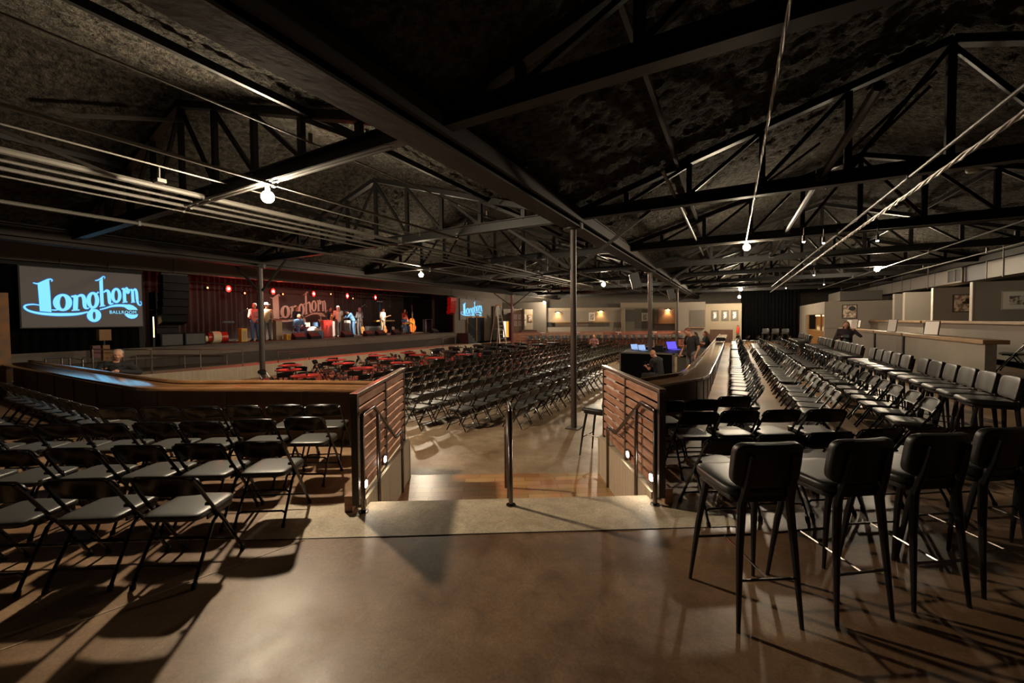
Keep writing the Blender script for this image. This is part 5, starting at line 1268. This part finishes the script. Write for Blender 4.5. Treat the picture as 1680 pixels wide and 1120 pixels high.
person('person with blond hair standing behind the double bass', (-21.6,22.4,.87), aud, top='redlit_top2', legs='navy', hair='hair_red', sleeve='long')
guitar((-19.15,10.45,1.72), aud-.9, 'amber guitar held by the person in the pink shirt', 'amber', .8, 1.2)
guitar((-19.35,12.85,1.35), aud-.2, 'red guitar held by the seated person', 'red', .75, 1.3)
guitar((-19.5,15.1,1.75), PI/2-.3, 'guitar hanging from the long haired person', 'amber', .8, .9)
# photographer leaning on the left counter
ph = person('person with grey hair in a black jacket holding a camera behind the left counter', (-11.35,3.28,-.5), math.atan2(-3.28,11.35)-PI/2+.12, top='blackcloth', legs='blackcloth', hair='hair_grey', sleeve='long', vox=.012, face=True,
       pose=dict(head=(-.02,.17,1.585),look=(.1,1,-.08),neck=(0,.10,1.42),chest=(0,.06,1.25),sL=(-.20,.09,1.36),sR=(.20,.09,1.36),eL=(-.34,.24,1.20),eR=(.36,.20,1.18),hL=(.06,.42,1.28),hR=(.20,.42,1.34)))
cm = thing('camera_body', 'black camera held by the grey haired person at the left counter', 'camera', ph.location + Vector((0,0,1.36)), ph.rotation_euler.z)
MB().bx((.05,.40,-.05),(.22,.47,.07)).build('body', M['blackplastic'], cm, bevel=.01); MB().cyl((.12,.47,.0),(.12,.60,.0),.04,n=16).build('lens', M['blackplastic'], cm, smooth=True)
MB().tube([(.05,.43,.05),(-.1,.2,.0),(-.05,.0,.05)],.008,5).build('strap', M['black'], cm)
# sound crew
person('person in a black shirt standing at the sound desk looking down', (-1.18,14.9,-.5), math.atan2(-.75,-.65)-PI/2, top='blackcloth', legs='grey', hair='hair_red', sleeve='short', vox=.012, s=1.12, skin='skin_b', face=True,
       pose=dict(head=(0,.16,1.60),look=(0,.75,-.65),neck=(0,.05,1.46),eL=(-.27,.0,1.13),hL=(-.25,.14,.86),eR=(.29,.02,1.14),hR=(.33,.16,.88)))
person('bald person in a black shirt seated before the black desk skirt, looking at a phone', (-1.95,12.95,-.5), R(62), top='blackcloth', legs='blackcloth', hair=None, sleeve='short', vox=.012, skin='skin_b', face=True,
       pose=dict(head=(0,.22,1.16),look=(0,.8,-.6),neck=(0,.10,1.02),chest=(0,.06,.88),waist=(0,0,.62),hip=(0,-.02,.50),sL=(-.19,.09,.97),sR=(.19,.09,.97),eL=(-.25,.18,.70),eR=(.25,.18,.70),hL=(-.10,.44,.78),hR=(.08,.44,.80),pL=(-.1,0,.48),pR=(.1,0,.48),kL=(-.16,.44,.48),kR=(.16,.44,.48),aL=(-.16,.46,.08),aR=(.16,.46,.08)))
ph2 = thing('mobile_phone', 'small phone in the hands of the bald seated person', 'phone', (-2.38,13.15,.32), R(62)); MB().box((0,0,0),(.075,.012,.15)).build('body', M['black'], ph2, bevel=.004); MB().box((0,-.008,0),(.066,.003,.135)).build('display', M['glass'], ph2)
sit = dict(head=(0,.06,1.20),neck=(0,.02,1.05),chest=(0,.02,.90),waist=(0,0,.65),hip=(0,-.02,.52),sL=(-.18,.03,.99),sR=(.18,.03,.99),eL=(-.25,.12,.74),eR=(.25,.12,.74),hL=(-.05,.34,.82),hR=(.12,.34,.85),pL=(-.1,0,.5),pR=(.1,0,.5),kL=(-.14,.42,.50),kR=(.14,.42,.50),aL=(-.14,.45,.08),aR=(.14,.45,.08))
person('person in dark clothes seated behind the far part of the counter, nearer one', (-1.30,18.6,-.15), R(120), top='blackcloth', legs='blackcloth', hair='hair_brown', hairlen=.15, sleeve='short', pose=sit)
person('person in dark clothes seated behind the far part of the counter, farther one', (-1.00,20.4,-.15), R(100), top='blackcloth', legs='navy', hair='hair_red', hairlen=.12, sleeve='short', pose=sit)
person('person with bare arms seated far off among the main floor rows', (-7.2,23.2,-.45), R(-160), top='purple', legs='grey', hair='hair_dark', sleeve='short', pose=sit)
person('person in a dark plum coat with auburn hair, standing by the booth wall', (3.28,16.6,0), R(168), top='teal', legs='grey', coat='plum', hair='hair_brown', hairlen=.22, sleeve='long', vox=.012, s=.93, fat=1.15, face=True,
       pose=dict(head=(0,.06,1.62),look=(0,.9,-.35),eL=(-.38,.03,1.24),hL=(-.15,.08,1.50),eR=(.30,.05,1.15),hR=(.07,.30,1.24)))
tag(MB().box((0,0,0),(.16,.02,.09)).build('phone', M['teal'], loc=(3.2,16.25,1.16), bevel=.004), 'phone held in front of the person in the plum coat', 'phone')
